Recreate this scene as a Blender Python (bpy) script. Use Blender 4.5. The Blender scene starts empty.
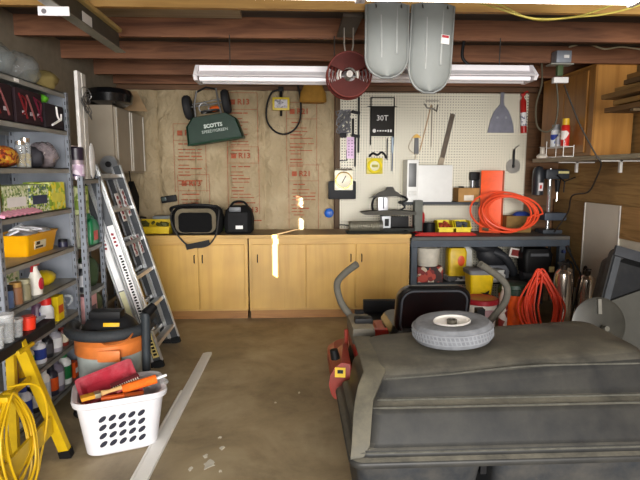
import bpy, bmesh, math, random
from mathutils import Vector, Matrix, Euler
random.seed(7)
PI = math.pi
R = math.radians
sc = bpy.context.scene
COL = sc.collection

# ------------------------------------------------------------------ camera numbers (taken from the room's vanishing point)
F = 518.0
EYE = 1.55
PITCH = math.atan(68 / F)
YAW = math.atan(25 / F)
FW = Vector((math.sin(YAW) * math.cos(PITCH), math.cos(YAW) * math.cos(PITCH), -math.sin(PITCH)))
RT = Vector((math.cos(YAW), -math.sin(YAW), 0))
UP = Vector((math.sin(YAW) * math.sin(PITCH), math.cos(YAW) * math.sin(PITCH), math.cos(PITCH)))
def _ray(px, py): return FW + RT * ((px - 320) / F) - UP * ((py - 240) / F)
def at(px, py, y):            # measured photo point at a known real depth
    d = _ray(px, py); return Vector((0, 0, EYE)) + d * (y / d.y)
def atz(px, py, z):           # measured photo point on a surface of known height
    d = _ray(px, py); return Vector((0, 0, EYE)) + d * ((z - EYE) / d.z)
def atx(px, py, x):
    d = _ray(px, py); return Vector((0, 0, EYE)) + d * (x / d.x)

# ------------------------------------------------------------------ materials
def lin(h):
    h = h.lstrip('#'); o = []
    for i in (0, 2, 4):
        c = int(h[i:i + 2], 16) / 255
        o.append(c / 12.92 if c <= .04045 else ((c + .055) / 1.055) ** 2.4)
    return (*o, 1)
_MC = {}
def nodes(name):
    m = bpy.data.materials.new(name); m.use_nodes = True
    nt = m.node_tree; return m, nt, nt.nodes, nt.links, nt.nodes['Principled BSDF']
def ramp(N, stops):
    r = N.new('ShaderNodeValToRGB'); e = r.color_ramp.elements
    while len(e) < len(stops): e.new(.5)
    for k, (p, c) in enumerate(stops): e[k].position = p; e[k].color = c if not isinstance(c, str) else lin(c)
    return r
def coords(N, L, scale=(1, 1, 1)):
    t = N.new('ShaderNodeTexCoord'); mp = N.new('ShaderNodeMapping'); mp.inputs['Scale'].default_value = scale
    L.new(t.outputs['Object'], mp.inputs['Vector']); return mp.outputs['Vector']
def C(h, rough=.55, metal=0.0, var=.12, scale=14, bump=0.0, dirt=None, damt=.5):
    key = (h, rough, metal, var, scale, bump, dirt, damt)
    if key in _MC: return _MC[key]
    m, nt, N, L, P = nodes('surface_' + h.strip('#'))
    v = coords(N, L)
    n = N.new('ShaderNodeTexNoise'); n.inputs['Scale'].default_value = scale; n.inputs['Detail'].default_value = 4
    L.new(v, n.inputs['Vector'])
    c = lin(h)
    lo = tuple(max(0, x * (1 - var)) for x in c[:3]) + (1,)
    hi = tuple(min(1, x * (1 + var)) for x in c[:3]) + (1,)
    r = ramp(N, [(.3, lo), (.7, hi)]); L.new(n.outputs['Fac'], r.inputs['Fac'])
    out = r.outputs['Color']
    if dirt:
        n2 = N.new('ShaderNodeTexNoise'); n2.inputs['Scale'].default_value = scale * .35; n2.inputs['Detail'].default_value = 8; n2.inputs['Roughness'].default_value = .7
        L.new(v, n2.inputs['Vector'])
        r2 = ramp(N, [(.42, (0, 0, 0, 1)), (.68, (damt, damt, damt, 1))]); L.new(n2.outputs['Fac'], r2.inputs['Fac'])
        mx = N.new('ShaderNodeMixRGB'); mx.inputs['Color2'].default_value = lin(dirt)
        L.new(r2.outputs['Color'], mx.inputs['Fac']); L.new(out, mx.inputs['Color1']); out = mx.outputs['Color']
    L.new(out, P.inputs['Base Color'])
    P.inputs['Roughness'].default_value = rough; P.inputs['Metallic'].default_value = metal
    if rough >= .5 and not metal: P.inputs['Specular IOR Level'].default_value = .25
    if bump:
        b = N.new('ShaderNodeBump'); b.inputs['Strength'].default_value = bump; b.inputs['Distance'].default_value = .01
        L.new(n.outputs['Fac'], b.inputs['Height']); L.new(b.outputs['Normal'], P.inputs['Normal'])
    _MC[key] = m; return m
def wood(h1, h2, axis='X', rough=.55, fine=1.0, knots=True):
    key = ('w', h1, h2, axis, rough, fine)
    if key in _MC: return _MC[key]
    m, nt, N, L, P = nodes('wood_' + h1.strip('#'))
    s = [9 * fine] * 3; s['XYZ'.index(axis)] = .7 * fine
    v = coords(N, L, s)
    n = N.new('ShaderNodeTexNoise'); n.inputs['Scale'].default_value = 2.2; n.inputs['Detail'].default_value = 7; n.inputs['Distortion'].default_value = .8
    L.new(v, n.inputs['Vector'])
    r = ramp(N, [(.28, h2), (.5, h1), (.72, h2)]); L.new(n.outputs['Fac'], r.inputs['Fac'])
    v2 = coords(N, L, (1, 1, 1)); n2 = N.new('ShaderNodeTexNoise'); n2.inputs['Scale'].default_value = 1.3; n2.inputs['Detail'].default_value = 3
    L.new(v2, n2.inputs['Vector'])
    r2 = ramp(N, [(.35, (.72, .72, .72, 1)), (.65, (1.1, 1.1, 1.1, 1))]); L.new(n2.outputs['Fac'], r2.inputs['Fac'])
    mx = N.new('ShaderNodeMixRGB'); mx.blend_type = 'MULTIPLY'; mx.inputs['Fac'].default_value = 1
    L.new(r.outputs['Color'], mx.inputs['Color1']); L.new(r2.outputs['Color'], mx.inputs['Color2'])
    L.new(mx.outputs['Color'], P.inputs['Base Color']); P.inputs['Roughness'].default_value = rough
    _MC[key] = m; return m
def glassy(h, alpha=.35, rough=.15):
    key = ('g', h, alpha)
    if key in _MC: return _MC[key]
    m, nt, N, L, P = nodes('clear_plastic_' + h.strip('#'))
    P.inputs['Base Color'].default_value = lin(h); P.inputs['Roughness'].default_value = rough
    v = coords(N, L, (1, 1, 1)); n = N.new('ShaderNodeTexNoise'); n.inputs['Scale'].default_value = 25
    L.new(v, n.inputs['Vector'])
    r = ramp(N, [(.35, (alpha * .7,) * 3 + (1,)), (.65, (min(1, alpha * 1.3),) * 3 + (1,))])
    L.new(n.outputs['Fac'], r.inputs['Fac']); L.new(r.outputs['Color'], P.inputs['Alpha'])
    _MC[key] = m; return m
def glow(h, s):
    m, nt, N, L, P = nodes('lit_tube'); P.inputs['Base Color'].default_value = lin(h)
    P.inputs['Emission Color'].default_value = lin(h); P.inputs['Emission Strength'].default_value = s; return m
def speckle(cols, scale=30, rough=.6):     # mottled many-coloured stuff (prints, packed bags)
    key = ('s', tuple(cols), scale)
    if key in _MC: return _MC[key]
    m, nt, N, L, P = nodes('mottled_' + cols[0].strip('#'))
    v = coords(N, L); vo = N.new('ShaderNodeTexVoronoi'); vo.inputs['Scale'].default_value = scale
    L.new(v, vo.inputs['Vector'])
    sp = N.new('ShaderNodeSeparateColor'); L.new(vo.outputs['Color'], sp.inputs['Color'])
    r = ramp(N, [(i / len(cols), c) for i, c in enumerate(cols)]); r.color_ramp.interpolation = 'CONSTANT'
    L.new(sp.outputs[0], r.inputs['Fac']); L.new(r.outputs['Color'], P.inputs['Base Color'])
    P.inputs['Roughness'].default_value = rough
    _MC[key] = m; return m

# ------------------------------------------------------------------ mesh builder
def spline(pts, n=6, closed=False):
    P = [Vector(p) for p in pts]; out = []; N = len(P)
    rng = range(N) if closed else range(N - 1)
    for i in rng:
        g = (lambda k: P[k % N]) if closed else (lambda k: P[max(0, min(N - 1, k))])
        a, b, c, d = g(i - 1), g(i), g(i + 1), g(i + 2)
        for k in range(n):
            t = k / n
            out.append(.5 * ((2 * b) + (c - a) * t + (2 * a - 5 * b + 4 * c - d) * t * t + (3 * b - a - 3 * c + d) * t ** 3))
    if not closed: out.append(P[-1])
    return out
def rrect(x0, x1, y0, y1, r, seg=5):
    o = []
    for cx, cy, a in ((x1 - r, y1 - r, 0), (x0 + r, y1 - r, 90), (x0 + r, y0 + r, 180), (x1 - r, y0 + r, 270)):
        for k in range(seg + 1):
            t = R(a + 90 * k / seg); o.append((cx + r * math.cos(t), cy + r * math.sin(t)))
    return o
class MB:
    def __init__(s): s.b = bmesh.new(); s.i = 0
    def mi(s, i): s.i = i; return s
    def _f(s, vs):
        try:
            f = s.b.faces.new(vs); f.material_index = s.i; return f
        except ValueError: return None
    def box(s, c, d, rot=(0, 0, 0), bev=0, seg=2):
        M = Matrix.Translation(c) @ Euler(rot).to_matrix().to_4x4() @ Matrix.Diagonal((d[0], d[1], d[2], 1))
        t = bmesh.new(); bmesh.ops.create_cube(t, size=1, matrix=M)
        if bev: bmesh.ops.bevel(t, geom=t.edges[:], offset=bev, segments=seg, affect='EDGES', profile=.7)
        return s._merge(t)
    def bb(s, x0, x1, y0, y1, z0, z1, bev=0, seg=2):
        return s.box(((x0 + x1) / 2, (y0 + y1) / 2, (z0 + z1) / 2), (x1 - x0, y1 - y0, z1 - z0), bev=bev, seg=seg)
    def _merge(s, t):
        mp = {v: s.b.verts.new(v.co) for v in t.verts}
        for f in t.faces: s._f([mp[v] for v in f.verts])
        t.free(); return s
    def bar(s, p0, p1, w, h, up=(0, 0, 1)):
        p0, p1 = Vector(p0), Vector(p1); d = (p1 - p0); L = d.length; d.normalize()
        u = Vector(up); x = d.cross(u)
        if x.length < 1e-4: x = d.cross(Vector((0, 1, 0)))
        x.normalize(); u = x.cross(d); vs = []
        for q in (p0, p1):
            for a, b in ((-1, -1), (1, -1), (1, 1), (-1, 1)): vs.append(s.b.verts.new(q + x * a * w / 2 + u * b * h / 2))
        s._f(vs[3::-1]); s._f(vs[4:])
        for k in range(4): s._f([vs[k], vs[(k + 1) % 4], vs[4 + (k + 1) % 4], vs[4 + k]])
        return s
    def cyl(s, p0, p1, r0, r1=None, seg=16):
        r1 = r0 if r1 is None else r1
        return s.tube([p0, p1], [r0, r1], seg)
    def tube(s, pts, r, seg=8, closed=False):
        P = [Vector(p) for p in pts]; n = len(P); rings = []
        rr = r if isinstance(r, (list, tuple)) else [r] * n
        px = None
        for i in range(n):
            a = P[(i - 1) % n] if (closed or i) else P[i]; c = P[(i + 1) % n] if (closed or i < n - 1) else P[i]
            t = (c - a); t = t.normalized() if t.length > 1e-9 else Vector((0, 0, 1))
            if px is None:
                px = t.orthogonal().normalized()
            else:
                px = px - t * px.dot(t); px = px.normalized() if px.length > 1e-6 else t.orthogonal().normalized()
            py = t.cross(px)
            rings.append([s.b.verts.new(P[i] + (px * math.cos(2 * PI * k / seg) + py * math.sin(2 * PI * k / seg)) * rr[i]) for k in range(seg)])
        for i in range(n if closed else n - 1):
            A, B = rings[i], rings[(i + 1) % n]
            for k in range(seg): s._f([A[k], A[(k + 1) % seg], B[(k + 1) % seg], B[k]])
        if not closed: s._f(rings[0][::-1]); s._f(rings[-1])
        return s
    def lathe(s, prof, c=(0, 0, 0), seg=24, rot=(0, 0, 0), sx=1, sy=1):
        M = Matrix.Translation(c) @ Euler(rot).to_matrix().to_4x4(); rings = []
        for r, z in prof:
            if r < 1e-6: rings.append([s.b.verts.new(M @ Vector((0, 0, z)))])
            else: rings.append([s.b.verts.new(M @ Vector((r * sx * math.cos(2 * PI * k / seg), r * sy * math.sin(2 * PI * k / seg), z))) for k in range(seg)])
        for A, B in zip(rings, rings[1:]):
            for k in range(seg):
                k2 = (k + 1) % seg
                if len(A) == 1 and len(B) == 1: continue
                if len(A) == 1: s._f([A[0], B[k2], B[k]])
                elif len(B) == 1: s._f([A[k], A[k2], B[0]])
                else: s._f([A[k], A[k2], B[k2], B[k]])
        return s
    def loft(s, rings, cap0=True, cap1=True):      # rings: lists of 3D points, same count
        V = [[s.b.verts.new(p) for p in r] for r in rings]
        n = len(V[0])
        for A, B in zip(V, V[1:]):
            for k in range(n): s._f([A[k], A[(k + 1) % n], B[(k + 1) % n], B[k]])
        if cap0: s._f(V[0][::-1])
        if cap1: s._f(V[-1])
        return s
    def rloft(s, rows, cap0=True, cap1=True, seg=5):   # rows: (z, x0, x1, y0, y1, r)
        return s.loft([[(x, y, z) for x, y in rrect(x0, x1, y0, y1, r, seg)] for z, x0, x1, y0, y1, r in rows], cap0, cap1)
    def prism(s, poly, a, b, plane='xz'):
        def mk(u, v, w): return (u, w, v) if plane == 'xz' else ((u, v, w) if plane == 'xy' else (w, u, v))
        A = [s.b.verts.new(mk(u, v, a)) for u, v in poly]; B = [s.b.verts.new(mk(u, v, b)) for u, v in poly]
        n = len(A); s._f(A[::-1]); s._f(B)
        for k in range(n): s._f([A[k], A[(k + 1) % n], B[(k + 1) % n], B[k]])
        return s
    def ball(s, c, r, seg=16, rot=(0, 0, 0), lump=0, cut=None):
        r = (r, r, r) if isinstance(r, (int, float)) else r
        t = bmesh.new(); bmesh.ops.create_uvsphere(t, u_segments=seg, v_segments=max(6, seg // 2), radius=1)
        M = Matrix.Translation(c) @ Euler(rot).to_matrix().to_4x4() @ Matrix.Diagonal((*r, 1))
        for v in t.verts:
            k = 1 + (random.uniform(-lump, lump) if lump else 0)
            v.co = M @ (v.co * k)
            if cut is not None and v.co.z < cut: v.co.z = cut
        return s._merge(t)
    def torus(s, c, Rr, r, rot=(0, 0, 0), seg=32, ms=8, sx=1, sy=1):
        M = Matrix.Translation(c) @ Euler(rot).to_matrix().to_4x4()
        return s.tube([M @ Vector((Rr * sx * math.cos(2 * PI * k / seg), Rr * sy * math.sin(2 * PI * k / seg), 0)) for k in range(seg)], r, ms, True)
    def grid(s, fn, nu, nv, thick=0):
        def lay(off): return [[s.b.verts.new(fn(u / nu, v / nv, off)) for v in range(nv + 1)] for u in range(nu + 1)]
        A = lay(0)
        for u in range(nu):
            for v in range(nv): s._f([A[u][v], A[u + 1][v], A[u + 1][v + 1], A[u][v + 1]])
        if thick:
            B = lay(thick)
            for u in range(nu):
                for v in range(nv): s._f([B[u][v], B[u][v + 1], B[u + 1][v + 1], B[u + 1][v]])
            for u in range(nu):
                s._f([A[u][0], B[u][0], B[u + 1][0], A[u + 1][0]]); s._f([A[u][nv], A[u + 1][nv], B[u + 1][nv], B[u][nv]])
            for v in range(nv):
                s._f([A[0][v], A[0][v + 1], B[0][v + 1], B[0][v]]); s._f([A[nu][v], B[nu][v], B[nu][v + 1], A[nu][v + 1]])
        return s
    def text(s, body, size, M, depth=.001, align='CENTER', bold=0):
        cu = bpy.data.curves.new('lettering', 'FONT'); cu.body = body; cu.size = size; cu.extrude = depth; cu.align_x = align; cu.align_y = 'CENTER'; cu.offset = bold
        cu.resolution_u = 2
        ob = bpy.data.objects.new('lettering', cu); COL.objects.link(ob)
        dg = bpy.context.evaluated_depsgraph_get(); me = bpy.data.meshes.new_from_object(ob.evaluated_get(dg))
        t = bmesh.new(); t.from_mesh(me); bmesh.ops.transform(t, matrix=M, verts=t.verts[:])
        bpy.data.objects.remove(ob); bpy.data.curves.remove(cu); bpy.data.meshes.remove(me)
        return s._merge(t)
    def xform(s, M):
        bmesh.ops.transform(s.b, matrix=M, verts=s.b.verts[:]); return s
    def build(s, name, mats, parent=None, ang=.6, loc=None, rot=None):
        bmesh.ops.recalc_face_normals(s.b, faces=s.b.faces[:])
        for f in s.b.faces: f.smooth = True
        for e in s.b.edges:
            if len(e.link_faces) == 2 and e.calc_face_angle(0) > ang: e.smooth = False
        me = bpy.data.meshes.new(name); s.b.to_mesh(me); s.b.free()
        for m in (mats if isinstance(mats, (list, tuple)) else [mats]): me.materials.append(m)
        o = bpy.data.objects.new(name, me); COL.objects.link(o)
        if parent: o.parent = parent
        if loc is not None: o.location = loc
        if rot is not None: o.rotation_euler = rot
        return o
def tag(o, label, cat, group=None):
    o['label'] = label; o['category'] = cat
    if group: o['group'] = group
    return o
def thing(name, label, cat, loc=(0, 0, 0), rot=(0, 0, 0), group=None):
    o = bpy.data.objects.new(name, None); COL.objects.link(o); o.empty_display_size = .1
    o.location = loc; o.rotation_euler = rot
    return tag(o, label, cat, group)
def struct(o): o['kind'] = 'structure'; return o
def dup(t, loc, rot=None, label=None):
    r = t.copy(); COL.objects.link(r); r.location = loc
    if rot is not None: r.rotation_euler = rot
    if label: r['label'] = label
    for ch in list(t.children):
        c = ch.copy(); COL.objects.link(c); c.parent = r
        for g in list(ch.children):
            d = g.copy(); COL.objects.link(d); d.parent = c
    return r
def FACE(x, y, z, s=1): # matrix that stands text up facing the camera (-Y)
    return Matrix.Translation((x, y, z)) @ Euler((PI / 2, 0, 0)).to_matrix().to_4x4()
def FACEX(x, y, z):     # facing +X
    return Matrix.Translation((x, y, z)) @ Euler((PI / 2, 0, PI / 2)).to_matrix().to_4x4()

# ------------------------------------------------------------------ palette
STEEL = C('#8b8e94', .45, .35, .1, 12)
SHELFG = C('#7e838c', .5, .2, .12, 8)
BLACK = C('#0e0e10', .55, 0, .2)
BLACKG = C('#121214', .22, 0, .1)
RUBBER = C('#18191b', .8, 0, .2, 30, .3)
CHROME = C('#cfc2b4', .24, .9, .05)
ALU = C('#b9bcc0', .35, .8, .08, 20)
WHITE = C('#e6e4e2', .5, 0, .04)
YEL = C('#d9a800', .45, 0, .08)
YELL = C('#e8d21c', .5, 0, .1)
RED = C('#b51f1c', .45, 0, .12)
ORANGE = C('#f0541e', .5, 0, .06)
SLATE = C('#3e4650', .55, .2, .15, 10)
CARD = C('#a8814f', .8, 0, .1, 10)
BLUE = C('#1d4fa8', .5)
GREEN = C('#16633d', .5)
PINK = C('#e0a0a2', .6)
GREYP = C('#6b6d70', .5, 0, .15)
TAN = C('#b29c78', .7)
LIT, DOOR, SUN, EXPO = 11, 1300, 200000, 0.0
# ================================================================== THE ROOM
XL, XR, YB, ZC, ZJ = -1.95, 3.1, 6.0, 2.64, 2.50
def concrete():
    m, nt, N, L, P = nodes('concrete_floor')
    v = coords(N, L)
    def nz(sc_, det, rg=.6, dist=0):
        n = N.new('ShaderNodeTexNoise'); n.inputs['Scale'].default_value = sc_; n.inputs['Detail'].default_value = det; n.inputs['Roughness'].default_value = rg; n.inputs['Distortion'].default_value = dist
        L.new(v, n.inputs['Vector']); return n
    a = nz(1.6, 8, .65, .6); r = ramp(N, [(.3, '#7b6e56'), (.5, '#99896c'), (.7, '#b0a284')]); L.new(a.outputs['Fac'], r.inputs['Fac'])
    b = nz(2.7, 9, .7); r2 = ramp(N, [(.5, (1, 1, 1, 1)), (.72, (.6, .57, .55, 1))]); L.new(b.outputs['Fac'], r2.inputs['Fac'])
    mx = N.new('ShaderNodeMixRGB'); mx.blend_type = 'MULTIPLY'; mx.inputs['Fac'].default_value = .8
    L.new(r.outputs['Color'], mx.inputs['Color1']); L.new(r2.outputs['Color'], mx.inputs['Color2'])
    c = nz(14, 6, .6); r3 = ramp(N, [(.70, (0, 0, 0, 1)), (.78, (.7, .7, .7, 1))]); L.new(c.outputs['Fac'], r3.inputs['Fac'])
    mx2 = N.new('ShaderNodeMixRGB'); mx2.inputs['Color2'].default_value = lin('#bdb6a6')
    L.new(r3.outputs['Color'], mx2.inputs['Fac']); L.new(mx.outputs['Color'], mx2.inputs['Color1'])
    L.new(mx2.outputs['Color'], P.inputs['Base Color']); P.inputs['Roughness'].default_value = .55
    bp = N.new('ShaderNodeBump'); bp.inputs['Strength'].default_value = .12; bp.inputs['Distance'].default_value = .01
    L.new(c.outputs['Fac'], bp.inputs['Height']); L.new(bp.outputs['Normal'], P.inputs['Normal'])
    return m
FLOOR = struct(MB().bb(XL - .1, XR + .1, -1.2, YB + .1, -.1, 0).build('floor', concrete()))
# oil stain and plaster crumbs are marks in the concrete: thin shapes of their own
def blot(cx, cy, rx, ry, n=22, j=.25):
    return [(cx + rx * math.cos(2 * PI * k / n) * random.uniform(1 - j, 1 + j), cy + ry * math.sin(2 * PI * k / n) * random.uniform(1 - j, 1 + j)) for k in range(n)]
q = MB()
for cx, cy, s in ((-.47, 2.62, .03), (-.50, 2.70, .014), (-.42, 2.78, .012), (-.56, 2.58, .012), (-.45, 2.9, .009), (-.40, 2.55, .01), (-.14, 3.35, .008), (.02, 3.5, .008), (-.3, 2.45, .007)):
    q.prism(blot(cx, cy, s, s * 1.5, 12, .5), -.0005, .0015, 'xy')
q.build('plaster_crumbs', C('#c9c4b6', .8), FLOOR)
struct(MB().bb(XL - .1, XR + .1, -1.2, YB + .1, ZC, ZC + .06).build('ceiling', wood('#4b4a45', '#37352f', 'X')))
JW = wood('#85573a', '#552f1a', 'X', .7, .8)
for k, (yy, mt) in enumerate([(.4, JW), (1.1, JW), (1.8, JW), (3.2, wood('#c79a52', '#a97c3e', 'X', .6)), (3.87, JW), (4.6, JW), (5.32, JW), (5.86, JW)]):  # the one paler joist has the lit strip's brightness put into its wood colour
    struct(MB().bb(XL, XR, yy, yy + .04, ZJ, ZC).build('trim_%d' % (k + 1), mt))
# pale board lying over the joists
struct(MB().bb(-1.3, -.36, 3.3, 3.8, ZC - .03, ZC - .001).build('trim_9', wood('#a3957c', '#8c7c62', 'X')))
# back wall: sheathing behind studs
struct(MB().bb(XL - .1, XR + .1, YB + .02, YB + .1, 0, ZC).build('wall_back', wood('#7a5534', '#56391f', 'X', .7)))
struct(MB().bb(XL, XR, YB - .05, YB + .02, 2.45, ZJ + .0).build('trim_10', wood('#6b4a2e', '#4a301b', 'X', .7)))
struct(MB().bb(.46, .515, YB - .04, YB + .02, .9, 2.45).build('trim_11', wood('#5d4429', '#43301c', 'Z', .7)))
# left wall with a narrow tall slit of a window where the sun gets in
yw = 1.574
WL = C('#8d8474', .8, 0, .1)
lw = MB()
lw.bb(XL - .02, XL, -1.2, yw - .06, 0, ZC); lw.bb(XL - .02, XL, yw + .06, YB + .1, 0, ZC)
lw.bb(XL - .02, XL, yw - .075, yw + .075, 0, 1.619); lw.bb(XL - .02, XL, yw - .075, yw + .075, 2.324, ZC)
lw.bb(XL - .02, XL, yw - .075, yw + .075, 2.150, 2.239)
struct(lw.build('wall_left', WL))
# right wall: gypsum low, brown sheathing above, loose panels standing against it
struct(MB().bb(XR, XR + .1, -1.2, YB + .1, 0, ZC).build('wall_right', wood('#a5834f', '#7c5c33', 'Y', .7)))
struct(MB().bb(XR - .03, XR - .001, 2.0, YB, 0, .93).build('trim_12', C('#c9c3b4', .8, 0, .06, 3)))
struct(MB().bb(XR - .05, XR - .032, 5.325, YB - .03, .3, 1.235).build('trim_13', wood('#8a6d40', '#6d522b', 'Y', .7)))
pa = MB().bb(XR - .052, XR - .032, 4.72, 5.31, .3, 1.235)
pa.mi(1).bb(XR - .056, XR - .052, 4.705, 4.72, .32, 1.232).bb(XR - .056, XR - .052, 5.30, 5.315, .32, 1.232)
struct(pa.build('trim_14', [C('#c6bfb1', .8, 0, .05, 3), C('#e3e0d8', .8)]))
struct(MB().bb(XR - .05, XR - .032, 2.6, 4.70, .93, 1.235).build('trim_15', wood('#a98250', '#80602f', 'Y', .7)))
# kraft-faced insulation between the studs
def kraft():
    m, nt, N, L, P = nodes('kraft_paper')
    v = coords(N, L, (1, 1, 1))
    n = N.new('ShaderNodeTexNoise'); n.inputs['Scale'].default_value = 3; n.inputs['Detail'].default_value = 4; n.inputs['Roughness'].default_value = .5
    L.new(v, n.inputs['Vector'])
    r = ramp(N, [(.25, '#988767'), (.5, '#a69474'), (.75, '#b4a384')]); L.new(n.outputs['Fac'], r.inputs['Fac'])
    L.new(r.outputs['Color'], P.inputs['Base Color']); P.inputs['Roughness'].default_value = .75
    v2 = coords(N, L, (2.2, 2.2, 1.5)); n2 = N.new('ShaderNodeTexNoise'); n2.inputs['Scale'].default_value = 4; n2.inputs['Detail'].default_value = 3; n2.inputs['Distortion'].default_value = 1.6
    L.new(v2, n2.inputs['Vector'])
    b = N.new('ShaderNodeBump'); b.inputs['Strength'].default_value = .8; b.inputs['Distance'].default_value = .05
    L.new(n2.outputs['Fac'], b.inputs['Height']); L.new(b.outputs['Normal'], P.inputs['Normal'])
    return m
KR = kraft()
from mathutils import noise as mnoise
def kraft_sheet(u, v, off):
    x = -1.93 + u * 2.38; z = .002 + v * 2.448
    st = abs(((x + 1.93) / .397) % 1 - .5) * 2
    puff = .045 * (1 - st ** 6) + .02 * mnoise.noise((x * 4, 0, z * 2.2)) + .016 * abs(mnoise.noise((x * 9 + z * 2, 3, z * 5))) + .010 * mnoise.noise((x * 12, 7, z * 11))
    return (x, YB + .018 - max(0, puff) - off, z)
ins = tag(MB().grid(kraft_sheet, 170, 160).build('insulation', KR), 'tan kraft paper faced insulation covering the left half of back wall', 'insulation')
INKR = C('#a0553c', .8, 0, .3, 60)
def kraft_print(cx, cz, w, head, rows, frame=True):
    y = YB - .068; b = MB()
    b.text(head, .085, FACE(cx + .015, y, cz), .0006, bold=.002)
    b.box((cx - .105, y, cz), (.055, .001, .055)); 
    z = cz - .12
    for k in range(rows):
        for q in range(random.randint(2, 4)):
            ww = w * random.uniform(.18, .3); b.box((cx - w / 2 + (q + .5) * w / 4 + random.uniform(-.01, .01), y, z), (ww, .001, .008 + .004 * (k % 3 == 0)))
        z -= .038 if k % 4 else .06
    if frame:
        for dz in (.1, -.08): b.box((cx, y, cz + dz), (w * 1.3, .001, .004))
        for dx in (-.65, .65): b.box((cx + dx * w, y, cz - .28), (.004, .001, .75))
    return b
for args in ((-1.17, 1.98, .27, 'R13', 11), (-.58, 1.73, .27, 'R13', 11), (.10, 1.53, .26, 'R21', 9), (.08, 2.22, .26, 'R21', 12), (-.58, 2.32, .26, 'R13', 11), (-1.14, 1.42, .27, 'R13', 6), (-.5, 1.12, .26, 'R13', 2)):
    kraft_print(*args, frame=args[4] > 5).build('printed_lettering', INKR, ins)
# ================================================================== BASE CABINETS AND BENCH ALONG THE BACK WALL
PLY = wood('#d0a552', '#c4984a', 'Z', .45, .45)
PLYX = wood('#cda55a', '#bd9148', 'X', .5, .6)
TOPM = wood('#a88b64', '#947852', 'X', .6, .6)
CF = 5.40
def base_cabinet(x0, x1, doors, label, pulls):
    t = thing('base_cabinet', label, 'cabinet', ((x0 + x1) / 2, CF, 0), group='plywood base cabinets')
    cx = (x0 + x1) / 2
    b = MB(); w = x1 - x0
    b.bb(-w / 2, w / 2, .0, .50, .09, .865)
    b.build('body', PLY, t)
    MB().bb(-w / 2, w / 2, -.004, .0, .80, .865).bb(-w / 2, w / 2, -.004, 0, .09, .115).build('face_rail', PLYX, t)
    MB().bb(-w / 2 + .01, w / 2 - .01, .012, .5, 0, .089).build('toe_kick', wood('#a8763c', '#8a5c2c', 'X'), t)
    for (a, c), pl in zip(doors, pulls):
        d = MB().bb(a - cx + .003, c - cx - .003, -.022, -.004, .112, .80, bev=.003, seg=1).build('door', PLY, t)
        px_ = (pl - cx)
        MB().tube([(px_, -.022, .61), (px_, -.04, .615), (px_, -.042, .65), (px_, -.04, .685), (px_, -.022, .69)], .006, 6).build('handle', C('#3a2d22', .4, .6), d)
    return t
base_cabinet(-1.62, -.50, [(-1.50, -1.01), (-1.005, -.53)], 'honey plywood base cabinet with two doors under the black tool bags', [-1.05, -.965])
base_cabinet(-.485, 1.215, [(-.455, .11), (.115, .635), (.64, 1.185)], 'wide honey plywood base cabinet under the scroll saw', [-.395, .585, .70])
wt = thing('worktop', 'x', 'worktop', (0, 0, 0))
MB().bb(-1.9, 1.225, CF - .018, YB - .09, .867, .90, bev=.003, seg=1).build('board', TOPM, wt)
MB().bb(-1.9, 1.225, CF - .030, CF - .0185, .862, .90, bev=.002, seg=1).build('front_edge', PLYX, wt)
tag(wt, 'long brown wooden worktop running over both plywood base cabinets', 'worktop')

# steel bench
t = thing('workbench', 'dark slate steel workbench with open frame, orange hose coil on it', 'bench', (2.09, 5.68, 0))
MB().bb(-.86, .87, -.28, .27, .825, .865, bev=.004, seg=1).build('bench_top', C('#4a4d4e', .6, .2, .2, 6, 0, '#6b6152', .5), t)
MB().bb(-.86, .87, -.275, -.255, .755, .824).bb(-.86, .87, .24, .26, .755, .824).build('apron', SLATE, t)
for x in (-.82, .80):
    for y in (-.235, .215):
        MB().bb(x - .035, x + .035, y - .035, y + .035, 0, .755, bev=.004, seg=1).build('leg', SLATE, t)
MB().bb(-.78, .76, -.2, .25, .33, .352).build('lower_shelf', C('#33373b', .7), t)
MB().cyl((.80, -.26, .70), (.80, -.31, .70), .018).build('corner_knob', C('#23305e', .4), t)

# pegboard
def pegmat():
    m, nt, N, L, P = nodes('pegboard_white')
    t = N.new('ShaderNodeTexCoord'); 
    s = N.new('ShaderNodeVectorMath'); s.operation = 'SCALE'; s.inputs['Scale'].default_value = 1 / .031
    f = N.new('ShaderNodeVectorMath'); f.operation = 'FRACTION'; a = N.new('ShaderNodeVectorMath'); a.operation = 'SUBTRACT'; a.inputs[1].default_value = (.5, .5, .5)
    mul = N.new('ShaderNodeVectorMath'); mul.operation = 'MULTIPLY'; mul.inputs[1].default_value = (1, 0, 1)
    ln = N.new('ShaderNodeVectorMath'); ln.operation = 'LENGTH'; c = N.new('ShaderNodeMath'); c.operation = 'LESS_THAN'; c.inputs[1].default_value = .21
    L.new(t.outputs['Object'], s.inputs[0]); L.new(s.outputs[0], f.inputs[0]); L.new(f.outputs[0], a.inputs[0]); L.new(a.outputs[0], mul.inputs[0]); L.new(mul.outputs[0], ln.inputs[0]); L.new(ln.outputs['Value'], c.inputs[0])
    mx = N.new('ShaderNodeMixRGB'); mx.inputs['Color1'].default_value = lin('#d9d3bf'); mx.inputs['Color2'].default_value = lin('#2a2620')
    L.new(c.outputs[0], mx.inputs['Fac']); L.new(mx.outputs['Color'], P.inputs['Base Color']); P.inputs['Roughness'].default_value = .45
    return m
tag(MB().bb(.52, 2.69, YB - .012, YB + .019, .001, 2.44).build('pegboard', pegmat()), 'white perforated pegboard covering the right half of the back wall', 'pegboard')
PY = YB - .014
def W(px, py, off=0): return at(px, py, PY - off)

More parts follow.
